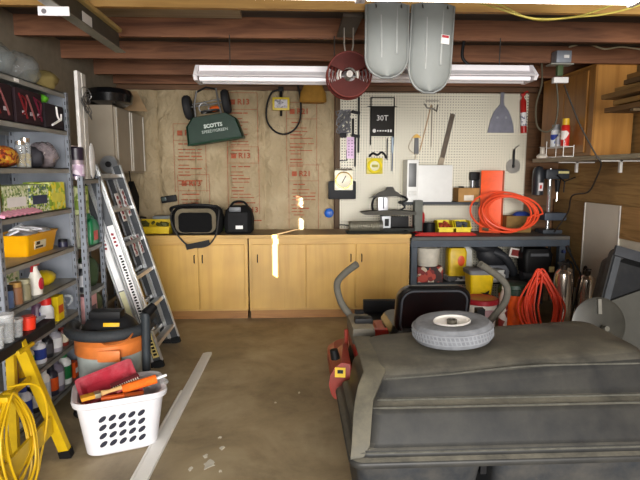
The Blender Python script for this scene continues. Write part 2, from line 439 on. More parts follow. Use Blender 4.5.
# ------------------------------------------------------------------ hung on the pegboard
t = thing('tool_hanger', 'black flat toolholder sheet printed with white figures, hung on hooks from white pegboard', 'tool holder', W(382, 122))
MB().bb(-.135, .135, -.018, -.004, -.16, .17, bev=.004).build('panel', C('#1b1712', .6), t)
MB().text('30T', .085, FACE(0, -.020, .04), .0006).build('printed_number', WHITE, t)
b = MB().ball((-.09, -.02, -.10), (.02, .004, .022))
for k in range(6): b.box((-.05 + k * .03, -.019, -.10), (.014 + .006 * (k % 2), .003, .016 + .012 * (k > 3)))
b.build('printed_symbols', WHITE, t)
for sx in (-.13, .135): MB().tube([(sx, -.0, .27), (sx, -.012, .26), (sx, -.012, -.26)], .008, 6).build('hanger_rod', BLACK, t)
MB().tube([(-.17, -.012, .17), (.17, -.012, .17)], .006, 6).tube([(-.13, -.012, .27), (.135, -.012, .27)], .006, 6).build('cross_rod', BLACK, t)

def screw(label, px, py0, py1, col, tipcol, r=.012):
    a, c = W(px, py0, .02), W(px, py1, .02); L = a.z - c.z
    t = thing('screwdriver', label, 'screwdriver', c)
    MB().cyl((0, 0, L * .0), (0, 0, L * .55), .006, seg=8).build('shaft', C(tipcol, .3, .6), t)
    MB().lathe([(0, L * .5), (r * .8, L * .52), (r, L * .6), (r * .85, L * .75), (r, L * .95), (0, L)], seg=10).build('handle', C(col, .4), t)
screw('long slim blue-tipped driver hanging right of the black toolholder sheet', 392, 136, 171, '#9fb2c4', '#4d6a94', .014)
screw('short thin dark driver hanging under the black toolholder sheet', 387, 138, 160, '#23242c', '#23242c', .008)
t = thing('carpenter_square', 'long slender metal rod square hung right of the plumb bob', 'square', W(431, 110))
MB().bar((0, -.01, .06), (-.12, -.01, -.46), .012, .004, (0, 1, 0)).build('blade', C('#8a6f4c', .4, .5), t)
MB().tube([(.01, -.01, .05), (.01, -.01, -.42)], .006, 6).build('rod', C('#6e6658', .4, .6), t)
MB().tube([(-.08, -.01, .07), (-.05, -.02, .02), (.03, -.02, .01), (.06, -.02, -.02), (.075, -.01, .06)], .008, 6).bar((-.07, -.01, .1), (.09, -.01, .1), .01, .008).build('clamp_arm', C('#5c5952', .4, .6), t)
t = thing('plumb_bob', 'small dark plumb line reel with yellow cap and loose cord on pegboard', 'plumb bob', W(416, 145))
MB().prism([(-.025, -.10), (.028, -.10), (.022, .08), (-.02, .08)], -.03, -.004).build('reel_case', C('#39393d', .4), t)
MB().prism([(-.05, .08), (.05, .08), (.03, .105), (0, .125), (-.03, .105)], -.03, -.004).build('cap', C('#d8a516', .4), t)
MB().tube(spline([(-.04, -.01, .085), (-.085, -.012, 0), (-.085, -.012, -.04), (-.04, -.012, -.09), (0, -.012, -.10), (-.02, -.012, -.18), (-.06, -.012, -.25)]), .003, 5).build('cord', C('#8b6a42', .8), t)
t = thing('hand_saw_blade', 'long dark worn saw blade with pale end leaning on the pegboard', 'saw', W(447, 138))
dv = (W(452, 114) - W(440, 165))
MB().bar((.055, -.012, .27), (-.055, -.012, -.24), .055, .006, (0, 1, 0)).build('blade', C('#4b3f33', .5, .4, .3, 20), t)
MB().bar((-.052, -.012, -.225), (-.078, -.012, -.33), .062, .02, (0, 1, 0)).build('handle', C('#9c8f7c', .6), t)
t = thing('spreading_trowel', 'grey bell-shaped drywall pan with thin neck hung high on pegboard', 'trowel', W(501, 116))
MB().prism([(-.155, -.19), (.155, -.19), (.13, -.06), (.085, .05), (.045, .10), (.02, .13), (.02, .27), (-.02, .27), (-.02, .13), (-.045, .10), (-.09, .05), (-.13, -.06)], -.02, -.004).build('blade', C('#737480', .5, .3), t)
MB().cyl((-.05, -.02, -.02), (-.05, -.026, -.02), .014, seg=10).build('rivet', STEEL, t)
MB().cyl((.05, -.02, -.02), (.05, -.026, -.02), .014, seg=10).build('rivet', STEEL, t)
t = thing('caulk_tube', 'red tube with white printed band hung at the right end of the pegboard', 'tube', W(522, 113) + Vector((0, -.035, 0)), (0, R(-4), 0))
MB().lathe([(0, -.23), (.034, -.23), (.034, .13), (.015, .16), (.012, .19), (0, .19)], seg=16).build('tube_body', C('#b3231d', .35), t)
MB().lathe([(.0352, -.15), (.0352, -.0)], seg=16).build('label_band', speckle(['#e8e6e6', '#e8e6e6', '#e8e6e6', '#46507a'], 60), t)
MB().box((0, 0, .20), (.05, .03, .025), bev=.006).tube([(-.01, 0, .2), (.05, -.005, .235), (.06, -.0, .22)], .008, 6).build('nozzle', RED, t)
t = thing('circular_blade', 'small toothed saw disc hung from a black rod by orange box', 'saw blade', W(513, 160))
MB().lathe([(.02, -.004), (.085, -.004), (.085, .004), (.02, .004), (.02, -.004)], (0, -.014, -.07), 28, (PI / 2, 0, 0)).build('disc', C('#a3a09a', .3, .8), t)
MB().tube([(0, -.014, -.09), (0, -.022, .12)], .014, 8).tube([(0, -.02, .12), (.03, -.02, .15), (.06, -.02, .17)], .005, 6).build('hang_rod', BLACK, t)
# left cluster on the pegboard
t = thing('rope_bundle', 'grey tangled wire and strap bundle under the red cord reel', 'wire bundle', W(343, 122))
b = MB()
for k in range(9):
    ph = random.uniform(0, 6)
    b.tube([( .055 * math.sin(ph + a * .5) + .035 * math.sin(a * 1.3 + k), -.03 - .012 * math.sin(a + k), .13 * math.cos(a * 2 * PI / 14)) for a in range(14)], .007, 5)
b.build('wires', C('#6f6f73', .5, .3), t)
MB().box((.0, -.03, -.15), (.08, .05, .05), bev=.012).build('strap_end', BLACK, t)
t = thing('bar_clamp', 'tall black bar clamp hung left of the toolholder sheet', 'clamp', W(358, 128))
MB().box((.005, -.02, .03), (.022, .02, .62), bev=.003).build('bar', BLACK, t)
for z in (.17, -.09): MB().box((-.03, -.025, z), (.10, .03, .035), (0, .2, 0), bev=.008).build('jaw', BLACK, t)
MB().cyl((-.06, -.025, -.09), (-.06, -.025, .10), .013, seg=8).build('screw', C('#202226', .4, .4), t)
t = thing('second_clamp', 'shorter black bar clamp hung beside the pink card', 'clamp', W(355, 150))
t.name = 'bar_clamp'
MB().box((.0, -.02, -.02), (.02, .018, .34), bev=.003).build('bar', BLACK, t)
MB().box((-.03, -.024, .08), (.08, .028, .03), bev=.006).build('jaw', BLACK, t)
t = thing('tag_card', 'small pale pink card with dark dots pinned on pegboard', 'card', W(350, 148))
MB().bb(-.042, .042, -.045, -.038, -.12, .12, bev=.002).build('card', C('#e3c3e2', .5), t)
b = MB()
for i in range(2):
    for j in range(6): b.box((-.018 + i * .036, -.0455, .08 - j * .032), (.012, .001, .012))
b.build('printed_dots', C('#5a3a6a'), t)
t = thing('hex_key', 'thin black bent hex key hung below the pink card', 'hex key', W(344, 158))
MB().tube([(.03, -.01, .09), (.03, -.012, -.03), (-.05, -.012, -.03)], .007, 6).build('key', BLACK, t)
t = thing('tape_reel', 'yellow chalk-line reel with clear face hung low on pegboard', 'reel', W(374, 166))
MB().box((0, -.03, 0), (.19, .045, .185), bev=.02).build('case', C('#cdbb2c', .4), t)
MB().torus((0, -.055, 0), .07, .016, (PI / 2, 0, 0), 24).build('rim', YELL, t)
MB().lathe([(0, 0), (.055, 0), (.055, .012), (.03, .016), (0, .016)], (0, -.05, 0), 20, (PI / 2, 0, 0)).build('hub', C('#d8d3a8', .4), t)
MB().box((0, -.07, 0), (.07, .012, .03), bev=.004).build('winder', C('#a9a23a'), t)
t = thing('tape_strap', 'black curled strap hanging above the yellow reel', 'strap', W(377, 155))
MB().tube(spline([(-.09, -.012, -.02), (-.05, -.02, .02), (.0, -.03, .0), (.05, -.02, .03), (.09, -.012, .0), (.10, -.012, -.04)]), .013, 6).build('strap', BLACK, t)
t = thing('thermometer_dial', 'square white and gold dial gauge above its black block', 'gauge', W(342, 180))
t.location.y = YB - .215
MB().box((0, 0, 0), (.205, .05, .22), bev=.012).build('case', C('#efe9d2', .35), t)
MB().lathe([(0, 0), (.085, 0), (.092, -.01), (.092, .0), (0, .012)], (0, -.026, 0), 28, (PI / 2, 0, 0)).build('dial', C('#d6cdb2', .3), t)
MB().torus((0, -.028, 0), .09, .007, (PI / 2, 0, 0), 28, 6).build('bezel', C('#c9a94e', .25, .8), t)
MB().box((0, -.041, .01), (.01, .003, .09), (0, .5, 0)).build('needle', BLACK, t)
b = MB()
for k in range(7): b.ball((-.08 + k * .027, -.0, .118), .014, 8)
b.build('top_studs', C('#8c8474', .4, .5), t)
tag(MB().box((W(341, 188).x, YB - .13, W(341, 188).z - .02), (.31, .11, .20), bev=.01).build('black_block', C('#1f2024', .6)), 'black plastic bracket block holding up the dial gauge', 'bracket')
t = thing('tape_measure', 'small bright blue plastic dispenser on the insulation by the pegboard', 'dispenser', at(329, 213, YB - .075))
MB().ball((0, 0, 0), (.055, .03, .055)).build('case', C('#1f5fc0', .4), t)
MB().box((.02, -.025, -.005), (.03, .02, .05), bev=.006).build('clip', C('#174a99', .4), t)

# ------------------------------------------------------------------ shelf on the pegboard
tag(MB().bb(1.20, 2.06, PY - .25, PY - .001, 1.185, 1.215, bev=.003, seg=1).build('wall_shelf', C('#3c4044', .5)), 'dark grey narrow shelf fixed to the pegboard under white machine', 'shelf')
SZ = 1.216
t = thing('bench_bandsaw', 'white boxy machine with grey window on the pegboard shelf', 'machine', (1.51, PY - .125, SZ))
MB().box((.05, .0, .205), (.40, .23, .41), bev=.012).build('body', C('#d9d9d6', .4, 0, .03), t)
MB().box((-.20, -.005, .235), (.13, .235, .47), bev=.014).build('front_column', C('#e2e2df', .4, 0, .03), t)
MB().box((-.205, -.126, .30), (.085, .01, .26), bev=.003).build('window', C('#4c4e4f', .35), t)
MB().box((-.2, -.125, .10), (.09, .01, .05), bev=.003).build('switch_plate', C('#cfcfcb', .4), t)
t = thing('small_carton', 'small brown cardboard carton with white label on pegboard shelf', 'box', (1.955, PY - .13, SZ))
MB().bb(-.12, .12, -.1, .1, 0, .155, bev=.003, seg=1).build('carton', CARD, t)
MB().box((.0, -.101, .045), (.11, .001, .06)).build('label', C('#ded5c4'), t)
MB().box((-.07, -.04, .165), (.05, .04, .02), bev=.004).build('contents', BLACK, t)
t = thing('power_drill', 'black and grey drill hung behind the orange box', 'drill', at(474, 184, PY - .04))
MB().box((0, 0, .09), (.11, .07, .10), bev=.02).build('motor_body', BLACK, t)
MB().cyl((-.02, 0, .05), (-.02, 0, -.15), .028, .02, 12).build('chuck', C('#8d8f92', .35, .7), t)
MB().cyl((.035, 0, .05), (.04, 0, -.17), .02, .024, 10).build('handle', C('#2a2a2e'), t)
t = thing('orange_box', 'bright orange upright plastic box standing behind the orange hose', 'box', (2.245, PY - .17, .867))
t.rotation_euler = (0, 0, R(-28))
MB().bb(-.115, .115, -.11, .11, .0, .70, bev=.006).build('box_body', C('#f2571e', .45), t)

# ------------------------------------------------------------------ upon the worktop: scroll saw, bags, bins
t = thing('scroll_saw', 'black cast scroll saw with arched arm on the worktop end', 'scroll saw', (1.02, 5.68, .901))
MB().box((0, 0, .02), (.58, .22, .04), bev=.01).build('base', C('#23241f', .6), t)
MB().box((-.02, 0, .10), (.10, .12, .14), bev=.01).build('switch_box', C('#c9ccd0', .4), t)
MB().box((-.015, -.064, .10), (.045, .01, .08), bev=.004).build('switch', BLACK, t)
MB().box((.14, .02, .10), (.2, .08, .12), bev=.02).build('motor', BLACK, t)
MB().prism([(-.26, .0), (.30, .0), (.30, .03), (.10, .05), (-.20, .04), (-.30, .022)], -.1, .1).xform(Matrix.Translation((0, 0, .185))).build('table', C('#3d3a31', .6, .3), t)
MB().tube(spline([(-.16, 0, .22), (-.17, 0, .30), (-.13, 0, .38), (-.02, 0, .41), (.08, 0, .40), (.15, 0, .39), (.22, 0, .35), (.17, 0, .31), (.19, 0, .26), (.12, 0, .22)]), .011, 8).build('upper_arm', BLACK, t)
MB().prism([(-.20, .365), (-.08, .43), (-.02, .455), (-.01, .485), (.06, .485), (.07, .45), (.12, .42), (.16, .37), (.08, .385), (0, .38), (-.1, .38)], -.03, .03).build('hood', C('#34322c', .5), t)
MB().box((-.05, -.0, .30), (.11, .05, .15), bev=.01).build('blade_guard', C('#b9babf', .3, .5), t)
MB().box((-.05, -.03, .31), (.015, .01, .12)).build('blade', C('#303034', .3, .8), t)
MB().box((.34, 0, .17), (.09, .1, .34), bev=.008).build('rear_post', C('#63655f', .6), t)
t = thing('pipe_motor', 'grey ribbed cylinder lying before the scroll saw on black tray', 'cylinder', (.80, 5.50, .956))
b = MB().cyl((-.22, 0, .02), (.10, 0, .02), .052, seg=20)
for k in range(15): b.torus((-.21 + k * .0215, 0, .02), .052, .006, (0, PI / 2, 0), 20, 6)
b.build('body', C('#7b7768', .5, .4), t)
MB().cyl((.10, 0, .02), (.135, 0, .02), .06, seg=20).build('end_cap', C('#5c5a52', .5, .4), t)
MB().tube(spline([(-.22, 0, .02), (-.27, 0, .03), (-.33, .03, .03)]), .006, 6).build('rod', BLACK, t)
tag(MB().rloft([(.901, .55, 1.2, 5.42, 5.56, .02), (.922, .54, 1.21, 5.41, 5.57, .02), (.922, .56, 1.19, 5.43, 5.55, .02), (.908, .56, 1.19, 5.43, 5.55, .02)]).build('shallow_tray', C('#2a2c29', .6)), 'low black tray under the grey ribbed cylinder on worktop', 'tray')
tag(MB().box((.66, 5.74, .95), (.12, .12, .098), bev=.006).build('wooden_block', C('#a58f68', .7)), 'tan block behind the grey ribbed cylinder on the worktop', 'block')

def soft_box(w, d, h, sag=.02):
    return MB().rloft([(0, -w / 2 + .02, w / 2 - .02, -d / 2 + .02, d / 2 - .02, .03), (.02, -w / 2, w / 2, -d / 2, d / 2, .04), (h * .5, -w / 2 - sag, w / 2 + sag, -d / 2 - sag, d / 2 + sag, .05), (h * .85, -w / 2 + .01, w / 2 - .01, -d / 2 + .01, d / 2 - .01, .05), (h, -w / 2 + .05, w / 2 - .05, -d / 2 + .05, d / 2 - .05, .05)])
FAB = C('#0c0c0d', .9, 0, .3, 40, .2)
t = thing('duffel_bag', 'black and tan tool duffel with its shoulder strap hanging over worktop', 'bag', (-1.03, 5.55, .90))
soft_box(.50, .26, .30).build('body', FAB, t)
MB().prism(rrect(-.21, .21, .02, .275, .08), -.155, -.142).build('tan_panel', C('#6b6250', .9), t)
MB().prism(rrect(-.17, .17, .03, .235, .05), -.175, -.154).build('front_pocket', C('#0a0a0b', .9), t)
MB().box((.03, -.1725, .19), (.05, .002, .014)).box((.06, -.1725, .1), (.03, .002, .03)).build('pocket_badge', C('#8c2b30', .6), t)
MB().tube(spline([(-.25, -.05, .22), (-.25, -.13, .28), (-.1, -.15, .31), (.12, -.15, .31), (.24, -.12, .28), (.26, -.05, .22)]), .014, 8).build('carry_handle', BLACK, t)
MB().tube(spline([(-.24, -.08, .28), (-.245, -.185, .18), (-.20, -.21, .05), (-.1, -.21, -.08), (.0, -.21, -.12), (.13, -.21, -.10), (.21, -.21, 0), (.235, -.19, .12), (.24, -.09, .27)]), [.008] * 49, 6).build('shoulder_strap', C('#3b3a38', .8), t)
MB().bar((-.09, -.222, -.118), (.15, -.222, -.068), .012, .055, (0, 0, 1)).build('strap_pad', BLACK, t)
t = thing('boxy_tool_bag', 'black upright tool bag with white tag, right of the duffel', 'bag', (-.60, 5.60, .90))
soft_box(.29, .28, .29, .008).build('body', FAB, t)
MB().box((0, -.155, .13), (.2, .016, .2), bev=.006).build('front_pocket', C('#202022', .85), t)
MB().box((.015, -.166, .075), (.075, .003, .035)).build('white_tag', WHITE, t)
MB().box((-.03, -.13, .26), (.12, .03, .05), bev=.01).build('buckle', C('#4a4d52', .4), t)
MB().tube(spline([(-.1, 0, .27), (-.05, 0, .33), (.05, 0, .33), (.1, 0, .27)]), .012, 8).build('carry_handle', BLACK, t)
tag(MB().ball((-.765, 5.73, .985), (.05, .05, .085), 12).build('green_pouch', C('#4d6b2c', .8)), 'small green pouch between the two black tool bags', 'pouch')

def tool_bin(name, label, loc, w, d, h, col, fill, group=None, rot=0):
    t = thing(name, label, 'bin', loc, (0, 0, rot), group)
    k = .008
    b = MB()
    poly = [(-d / 2, 0), (d / 2, 0), (d / 2, h), (-d / 2 + d * .28, h), (-d / 2, h * .55)]
    b.prism(poly, -w / 2, -w / 2 + k, 'yz'); b.prism(poly, w / 2 - k, w / 2, 'yz')
    b.bb(-w / 2, w / 2, -d / 2, d / 2, 0, k).bb(-w / 2, w / 2, d / 2 - k, d / 2, 0, h).bb(-w / 2, w / 2, -d / 2, -d / 2 + k, 0, h * .55)
    b.bb(-w / 2 - .006, w / 2 + .006, -d / 2 - .012, -d / 2, h * .5, h * .58)
    b.build('bin_body', C(col, .45), t)
    if fill:
        f = MB()
        for q in range(14):
            f.box((random.uniform(-.38, .38) * w, random.uniform(-.3, .35) * d, h * .55 + random.uniform(0, .3) * h), (random.uniform(.02, .05), random.uniform(.02, .05), .03), (random.random(), random.random(), random.random()), bev=.004)
        f.build('contents', C(fill, .6, 0, .4, 50), t)['kind'] = 'stuff'
    return t
tool_bin('open_bin', 'yellow open-front bin of dark tools beside the ladder on worktop', (-1.50, 5.60, .90), .37, .22, .14, '#d9b900', '#5a5a2a')
t = thing('label_maker', 'small black gadget on stand behind the yellow open bin', 'gadget', (-1.68, 5.75, .90))
MB().lathe([(0, 0), (.06, 0), (.06, .02), (.03, .03), (.03, .10), (.05, .12), (.05, .16), (0, .17)], seg=16).build('body', BLACK, t)
MB().lathe([(.0505, .125), (.0505, .15)], seg=16).build('band', C('#75664e'), t)
tag(MB().bb(-1.56, -1.26, 5.74, 5.92, .90, 1.07, bev=.01).build('grey_case', C('#7f8587', .5)), 'pale grey lidded case behind the yellow open bin', 'case')
t = thing('wall_gadget', 'small black device hung on the insulation above the duffel', 'device', at(169, 199, YB - .085))
MB().box((0, 0, 0), (.17, .05, .075), (0, -.15, 0), bev=.012).build('case', BLACK, t)
MB().box((-.05, -.027, .0), (.05, .006, .04), (0, -.15, 0), bev=.003).build('screen', C('#3c4a48', .3), t)

# ------------------------------------------------------------------ on the steel bench
BZ = .866
t = thing('hose_coil', 'big bright orange air hose coil leaning on the steel bench', 'hose', (2.31, 5.56, BZ))
b = MB(); pts = []
for k in range(7 * 26):
    a = 2 * PI * k / 26; lp = k / 26
    rx = .345 - .03 * math.sin(lp * 2.1) - .05 * (lp % 2); rz = .21 - .018 * math.sin(lp * 1.7 + 1) - .02 * (lp % 2)
    cxx = .06 * math.sin(lp * 1.9) + .05 * (lp - 3) / 3
    z = .24 + rz * math.sin(a) + .012 * math.sin(lp * 3)
    pts.append((cxx + rx * math.cos(a), -.14 + .2 * (z / .46) + .012 * (lp - 3.5), max(.011, z)))
b.tube(pts, .0105, 7).build('hose', C('#e8502c', .45, 0, .06), t)
MB().cyl((-.30, -.12, .08), (-.24, -.13, .07), .018, seg=8).build('brass_fitting', C('#7a6a52', .35, .7), t)
t = thing('brown_crate', 'brown cardboard carton holding blue cloth, seen through hose coil', 'box', (2.535, 5.82, BZ))
MB().bb(-.145, .145, -.09, .09, 0, .19, bev=.004, seg=1).build('carton', C('#7d6338', .8), t)
MB().ball((.06, -.0, .19), (.10, .07, .05), 14, lump=.05).build('blue_cloth', C('#27408c', .7), t)
tool_bin('small_parts_bin', 'yellow parts bin of mixed rusty bits, left of the pair', (1.635, 5.60, BZ), .175, .18, .155, '#dcc714', '#a3442a', 'yellow parts bins on the bench')
tool_bin('small_parts_bin', 'yellow parts bin of grey metal bits, right of the pair', (1.825, 5.60, BZ), .175, .18, .155, '#dcc714', '#55585c', 'yellow parts bins on the bench')
t = thing('red_hose', 'flat red air hose loops lying at the bench front edge', 'hose', (1.62, 5.46, BZ))
b = MB(); pts = [( (.33 - .02 * (k // 24)) * math.cos(2 * PI * k / 24), (.038 - .004 * (k // 24)) * math.sin(2 * PI * k / 24), .012 + .009 * (k // 24)) for k in range(24 * 3)]
b.tube(pts, .009, 7).build('hose', C('#b5302a', .45), t)
t = thing('oil_can', 'red squat can beside black pot behind the bins', 'can', (1.40, 5.80, BZ))
MB().lathe([(0, 0), (.06, 0), (.07, .02), (.07, .21), (.05, .24), (0, .25)], seg=18).build('can_body', C('#b32028', .4), t)
MB().tube([(0, 0, .24), (-.03, 0, .28), (-.06, 0, .33)], [.02, .012, .008], 8).tube([(0, 0, .24), (.05, 0, .33)], .008, 6).build('spout', BLACK, t)
tag(MB().lathe([(0, 0), (.058, 0), (.065, .03), (.065, .13), (.06, .13), (.058, .03), (0, .02)], (1.472, 5.60, BZ), 20).build('black_pot', BLACK), 'black round pot at the left end of the bench', 'pot')
t = thing('drill_press', 'dark grey benchtop drill press with red label by the right wall', 'drill press', (2.875, 5.72, BZ), (0, 0, 0))
MB().box((0, 0, .02), (.22, .2, .04), bev=.008).build('base', C('#3b4148', .5, .3), t)
MB().cyl((.0, .03, .04), (.0, .03, .72), .022, seg=14).build('column', C('#c5c8cc', .2, .9), t)
MB().box((.02, -.02, .19), (.25, .18, .085), bev=.015).build('table', C('#38404c', .5, .2), t)
MB().box((.03, -.01, .66), (.27, .16, .11), bev=.03).build('head', C('#2c3036', .45, .2), t)
MB().lathe([(0, .42), (.06, .43), (.065, .62), (.06, .70), (.04, .74), (0, .75)], (-.15, 0, 0), 18).build('motor', C('#22252a', .4), t)
MB().box((-.15, -.067, .52), (.05, .006, .09), bev=.002).build('label', C('#d8cfd0'), t)
MB().box((-.15, -.071, .52), (.022, .004, .04)).build('label_mark', RED, t)
MB().box((.09, -.092, .68), (.12, .004, .025)).build('badge', C('#cfc58a'), t)
MB().cyl((.06, -.03, .60), (.06, -.03, .46), .035, .02, 12).build('quill', BLACK, t)
MB().cyl((.06, -.03, .46), (.06, -.03, .36), .008, seg=8).build('drill_bit', C('#d0d0d0', .2, .9), t)
for k in range(3):
    a = 2.1 * k + .4; MB().cyl((.1, -.1, .58), (.1 + .12 * math.cos(a), -.12, .58 + .12 * math.sin(a)), .007, seg=6).build('feed_handle', BLACK, t)
MB().box((-.02, -.03, .38), (.01, .01, .3)).build('depth_rod', C('#d5d5d5', .2, .9), t)
# ================================================================== LEFT SIDE: STEEL SHELVING
def perf_post(b, x, y, h):      # slotted angle: two flanges
    b.bb(x - .04, x, y - .002, y + .002, 0, h).bb(x - .002, x + .002, y, y + .04, 0, h)
def shelving(label, x1, depth, y0, y1, zs, h, back=True):
    x0 = x1 - depth
    t = thing('steel_shelving', label, 'shelving', (x1, y0, 0)); W_ = y1 - y0
    for (px_, py_, sx, sy) in ((0, 0, -1, 1), (0, W_, -1, -1), (-depth, 0, 1, 1), (-depth, W_, 1, -1)):
        b = MB()
        b.bb(min(0, .035 * sx) + px_, max(0, .035 * sx) + px_, py_ - .002, py_ + .002, 0, h)
        b.bb(px_ - .002, px_ + .002, min(0, .035 * sy) + py_, max(0, .035 * sy) + py_, 0, h)
        b.mi(1)
        for k in range(int(h / .05)):
            z = .04 + k * .05
            b.bb(px_ + .0005, px_ + .0026, py_ + .012 * sy + min(0, .008 * sy), py_ + .012 * sy + max(0, .008 * sy), z, z + .022)
            b.bb(px_ + .018 * sx - .004, px_ + .018 * sx + .004, py_ - .0027, py_ + .0027, z, z + .022)
        b.build('post', [SHELFG, C('#26282c')], t)
    for z in zs:
        b = MB().bb(-depth + .004, -.003, .004, W_ - .004, z - .006, z)
        b.bb(-.006, -.003, .006, W_ - .006, z - .032, z).bb(-depth + .004, -depth + .007, .006, W_ - .006, z - .032, z)
        b.build('shelf', C('#8a8a86', .5, .2, .12, 7, 0, '#6f6250', .4), t)
    if back:
        MB().bb(-depth - .006, -depth - .003, 0, W_, .1, h).build('back_panel', SHELFG, t)
        MB().bb(-depth, -.04, W_ + .004, W_ + .007, .1, h).build('side_panel', SHELFG, t)
        MB().bb(-.0015, 0, .26, .31, zs[0] - .027, zs[0] - .008).build('price_sticker', WHITE, t)
    return t
SX, SD = -1.50, .40
Z1 = [2.06, 1.82, 1.575, 1.31, 1.05, .823, .60, .40, .14]
shelving('tall grey steel shelving with slotted posts, nearest on the left', SX, SD, 2.68, 3.60, Z1, 2.068)
Z2 = [1.50, 1.02, .70, .465, .12]
shelving('narrow grey steel shelving between tall shelving and the ladder', -1.46, .40, 3.66, 4.0, Z2, 1.52, back=False)
shelving('low grey steel shelving behind the aluminium ladder', -1.68, .26, 4.03, 4.88, [1.02, .70, .40, .12], 1.04, back=False)
def onx(px, py, x, z): # point on shelf of height z along x
    p = atx(px, py, x); return (x, p.y, z + .001)

# --- generic containers
def lathe_thing(name, label, cat, loc, parts, group=None, rot=(0, 0, 0), sx=1, sy=1, seg=18):
    t = thing(name, label, cat, loc, rot, group)
    for pn, prof, m in parts: MB().lathe(prof, seg=seg, sx=sx, sy=sy).build(pn, m, t)
    return t
def bottle(label, loc, r, h, body, cap, capr=.45, label_col=None, cat='bottle', name='bottle', capz=.86, sx=1, sy=1, group=None):
    hb = h * capz
    P = [('bottle_body', [(0, 0), (r * .95, 0), (r, .01), (r, hb * .78), (r * .8, hb * .88), (r * capr * .9, hb * .95), (r * capr * .9, hb), (0, hb)], C(body, .35) if isinstance(body, str) else body),
         ('cap', [(0, hb * .97), (r * capr, hb * .97), (r * capr, h), (0, h)], C(cap, .4))]
    if label_col: P.insert(1, ('paper_label', [(r * 1.015, hb * .2), (r * 1.015, hb * .68)], C(label_col, .5) if isinstance(label_col, str) else label_col))
    return lathe_thing(name, label, cat, loc, P, group, sx=sx, sy=sy)
def spraycan(label, loc, r, h, body, cap, band=None):
    P = [('can_body', [(0, 0), (r, 0), (r, h * .72), (r * .8, h * .78), (0, h * .78)], C(body, .3) if isinstance(body, str) else body), ('cap', [(0, h * .74), (r * .85, h * .74), (r * .8, h), (0, h)], C(cap, .4))]
    if band: P.append(('paper_label', [(r * 1.02, h * .15), (r * 1.02, h * .55)], C(band, .4) if isinstance(band, str) else band))
    return lathe_thing('spray_can', label, 'spray can', loc, P)
def bag(name, label, cat, loc, r, mat_, lump=.12, seg=18, rot=(0, 0, 0)):
    o = MB().ball((0, 0, r[2] * .92), r, seg, lump=lump, cut=0).build(name, mat_, ang=1.2, loc=loc, rot=rot)
    return tag(o, label, cat)
def carton(label, loc, d, m, rot=0, name='carton', cat='box', lab=None):
    t = thing(name, label, cat, loc, (0, 0, rot))
    MB().bb(-d[0] / 2, d[0] / 2, -d[1] / 2, d[1] / 2, 0, d[2], bev=.003, seg=1).build('box_body', m, t)
    MB().bb(d[0] / 2, d[0] / 2 + .001, -d[1] * .38, d[1] * .38, d[2] * .3, d[2] * .62).build('printed_band', lab or WHITE, t)
    return t
CLR = glassy('#cfd4d6', .32)
# top shelf: clear bags
bag('plastic_bag', 'big clear plastic bag bundle on the topmost shelf, nearest the front', 'bag', (-1.66, 2.95, 2.061), (.14, .19, .10), glassy('#7c8486', .28, .1))
bag('plastic_bag', 'clear plastic bag of grey parts on the topmost shelf, second in row', 'bag', (-1.64, 3.27, 2.061), (.12, .13, .10), glassy('#868c8e', .28, .1))
bag('burlap_bag', 'flat olive-tan sack at the far end of the topmost shelf', 'bag', (-1.63, 3.49, 2.061), (.12, .085, .07), C('#6e6038', .8, 0, .2))
# second shelf: dark tool boxes
DK = C('#2a1a20', .7)
b = MB
for k, (y, w, lab) in enumerate([(2.815, .24, 'dark maroon flat case holding red pliers, nearest on the upper shelf'), (3.12, .30, 'dark maroon flat case, middle of the three on the upper shelf')]):
    t = thing('tool_case', lab, 'case', (-1.60, y, 1.821), group='dark cases on the upper shelf')
    MB().bb(-.14, .085, -w / 2, w / 2, 0, .19, bev=.01).build('case_body', DK, t)
    for q in range(2 + k):
        yy = -w / 2 + .06 + q * .085
        bb_ = MB().tube(spline([(.088, yy - .03, .16), (.089, yy + .01, .10), (.088, yy + .05, .03)]), .006, 6)
        if q % 2 == 0: bb_.tube(spline([(.088, yy, .15), (.09, yy + .04, .13), (.09, yy + .03, .07), (.088, yy, .05)]), .006, 6)
        bb_.build('printed_tool', C(['#64191d', '#7a4646', '#571629'][q % 3], .5), t)
        MB().box((.086, yy + .02, .06), (.002, .035, .02)).build('sticker', C('#b5aab0'), t)
t = thing('tool_case', 'dark maroon flat case with white hooks at far end of upper shelf', 'case', (-1.60, 3.43, 1.821), group='dark cases on the upper shelf')
MB().bb(-.14, .085, -.13, .13, 0, .15, bev=.01).build('case_body', C('#241c22', .7), t)
MB().tube(spline([(.088, .02, .14), (.09, .03, .08), (.09, .07, .06), (.09, .08, .10)]), .006, 6).tube([(.088, -.05, .02), (.09, .06, .06)], .007, 6).build('white_hook', WHITE, t)
bag('green_pouch', 'bright green small pouch on the dark case, upper shelf', 'pouch', (-1.56, 3.36, 1.972), (.04, .05, .028), C('#5fae2e', .5))
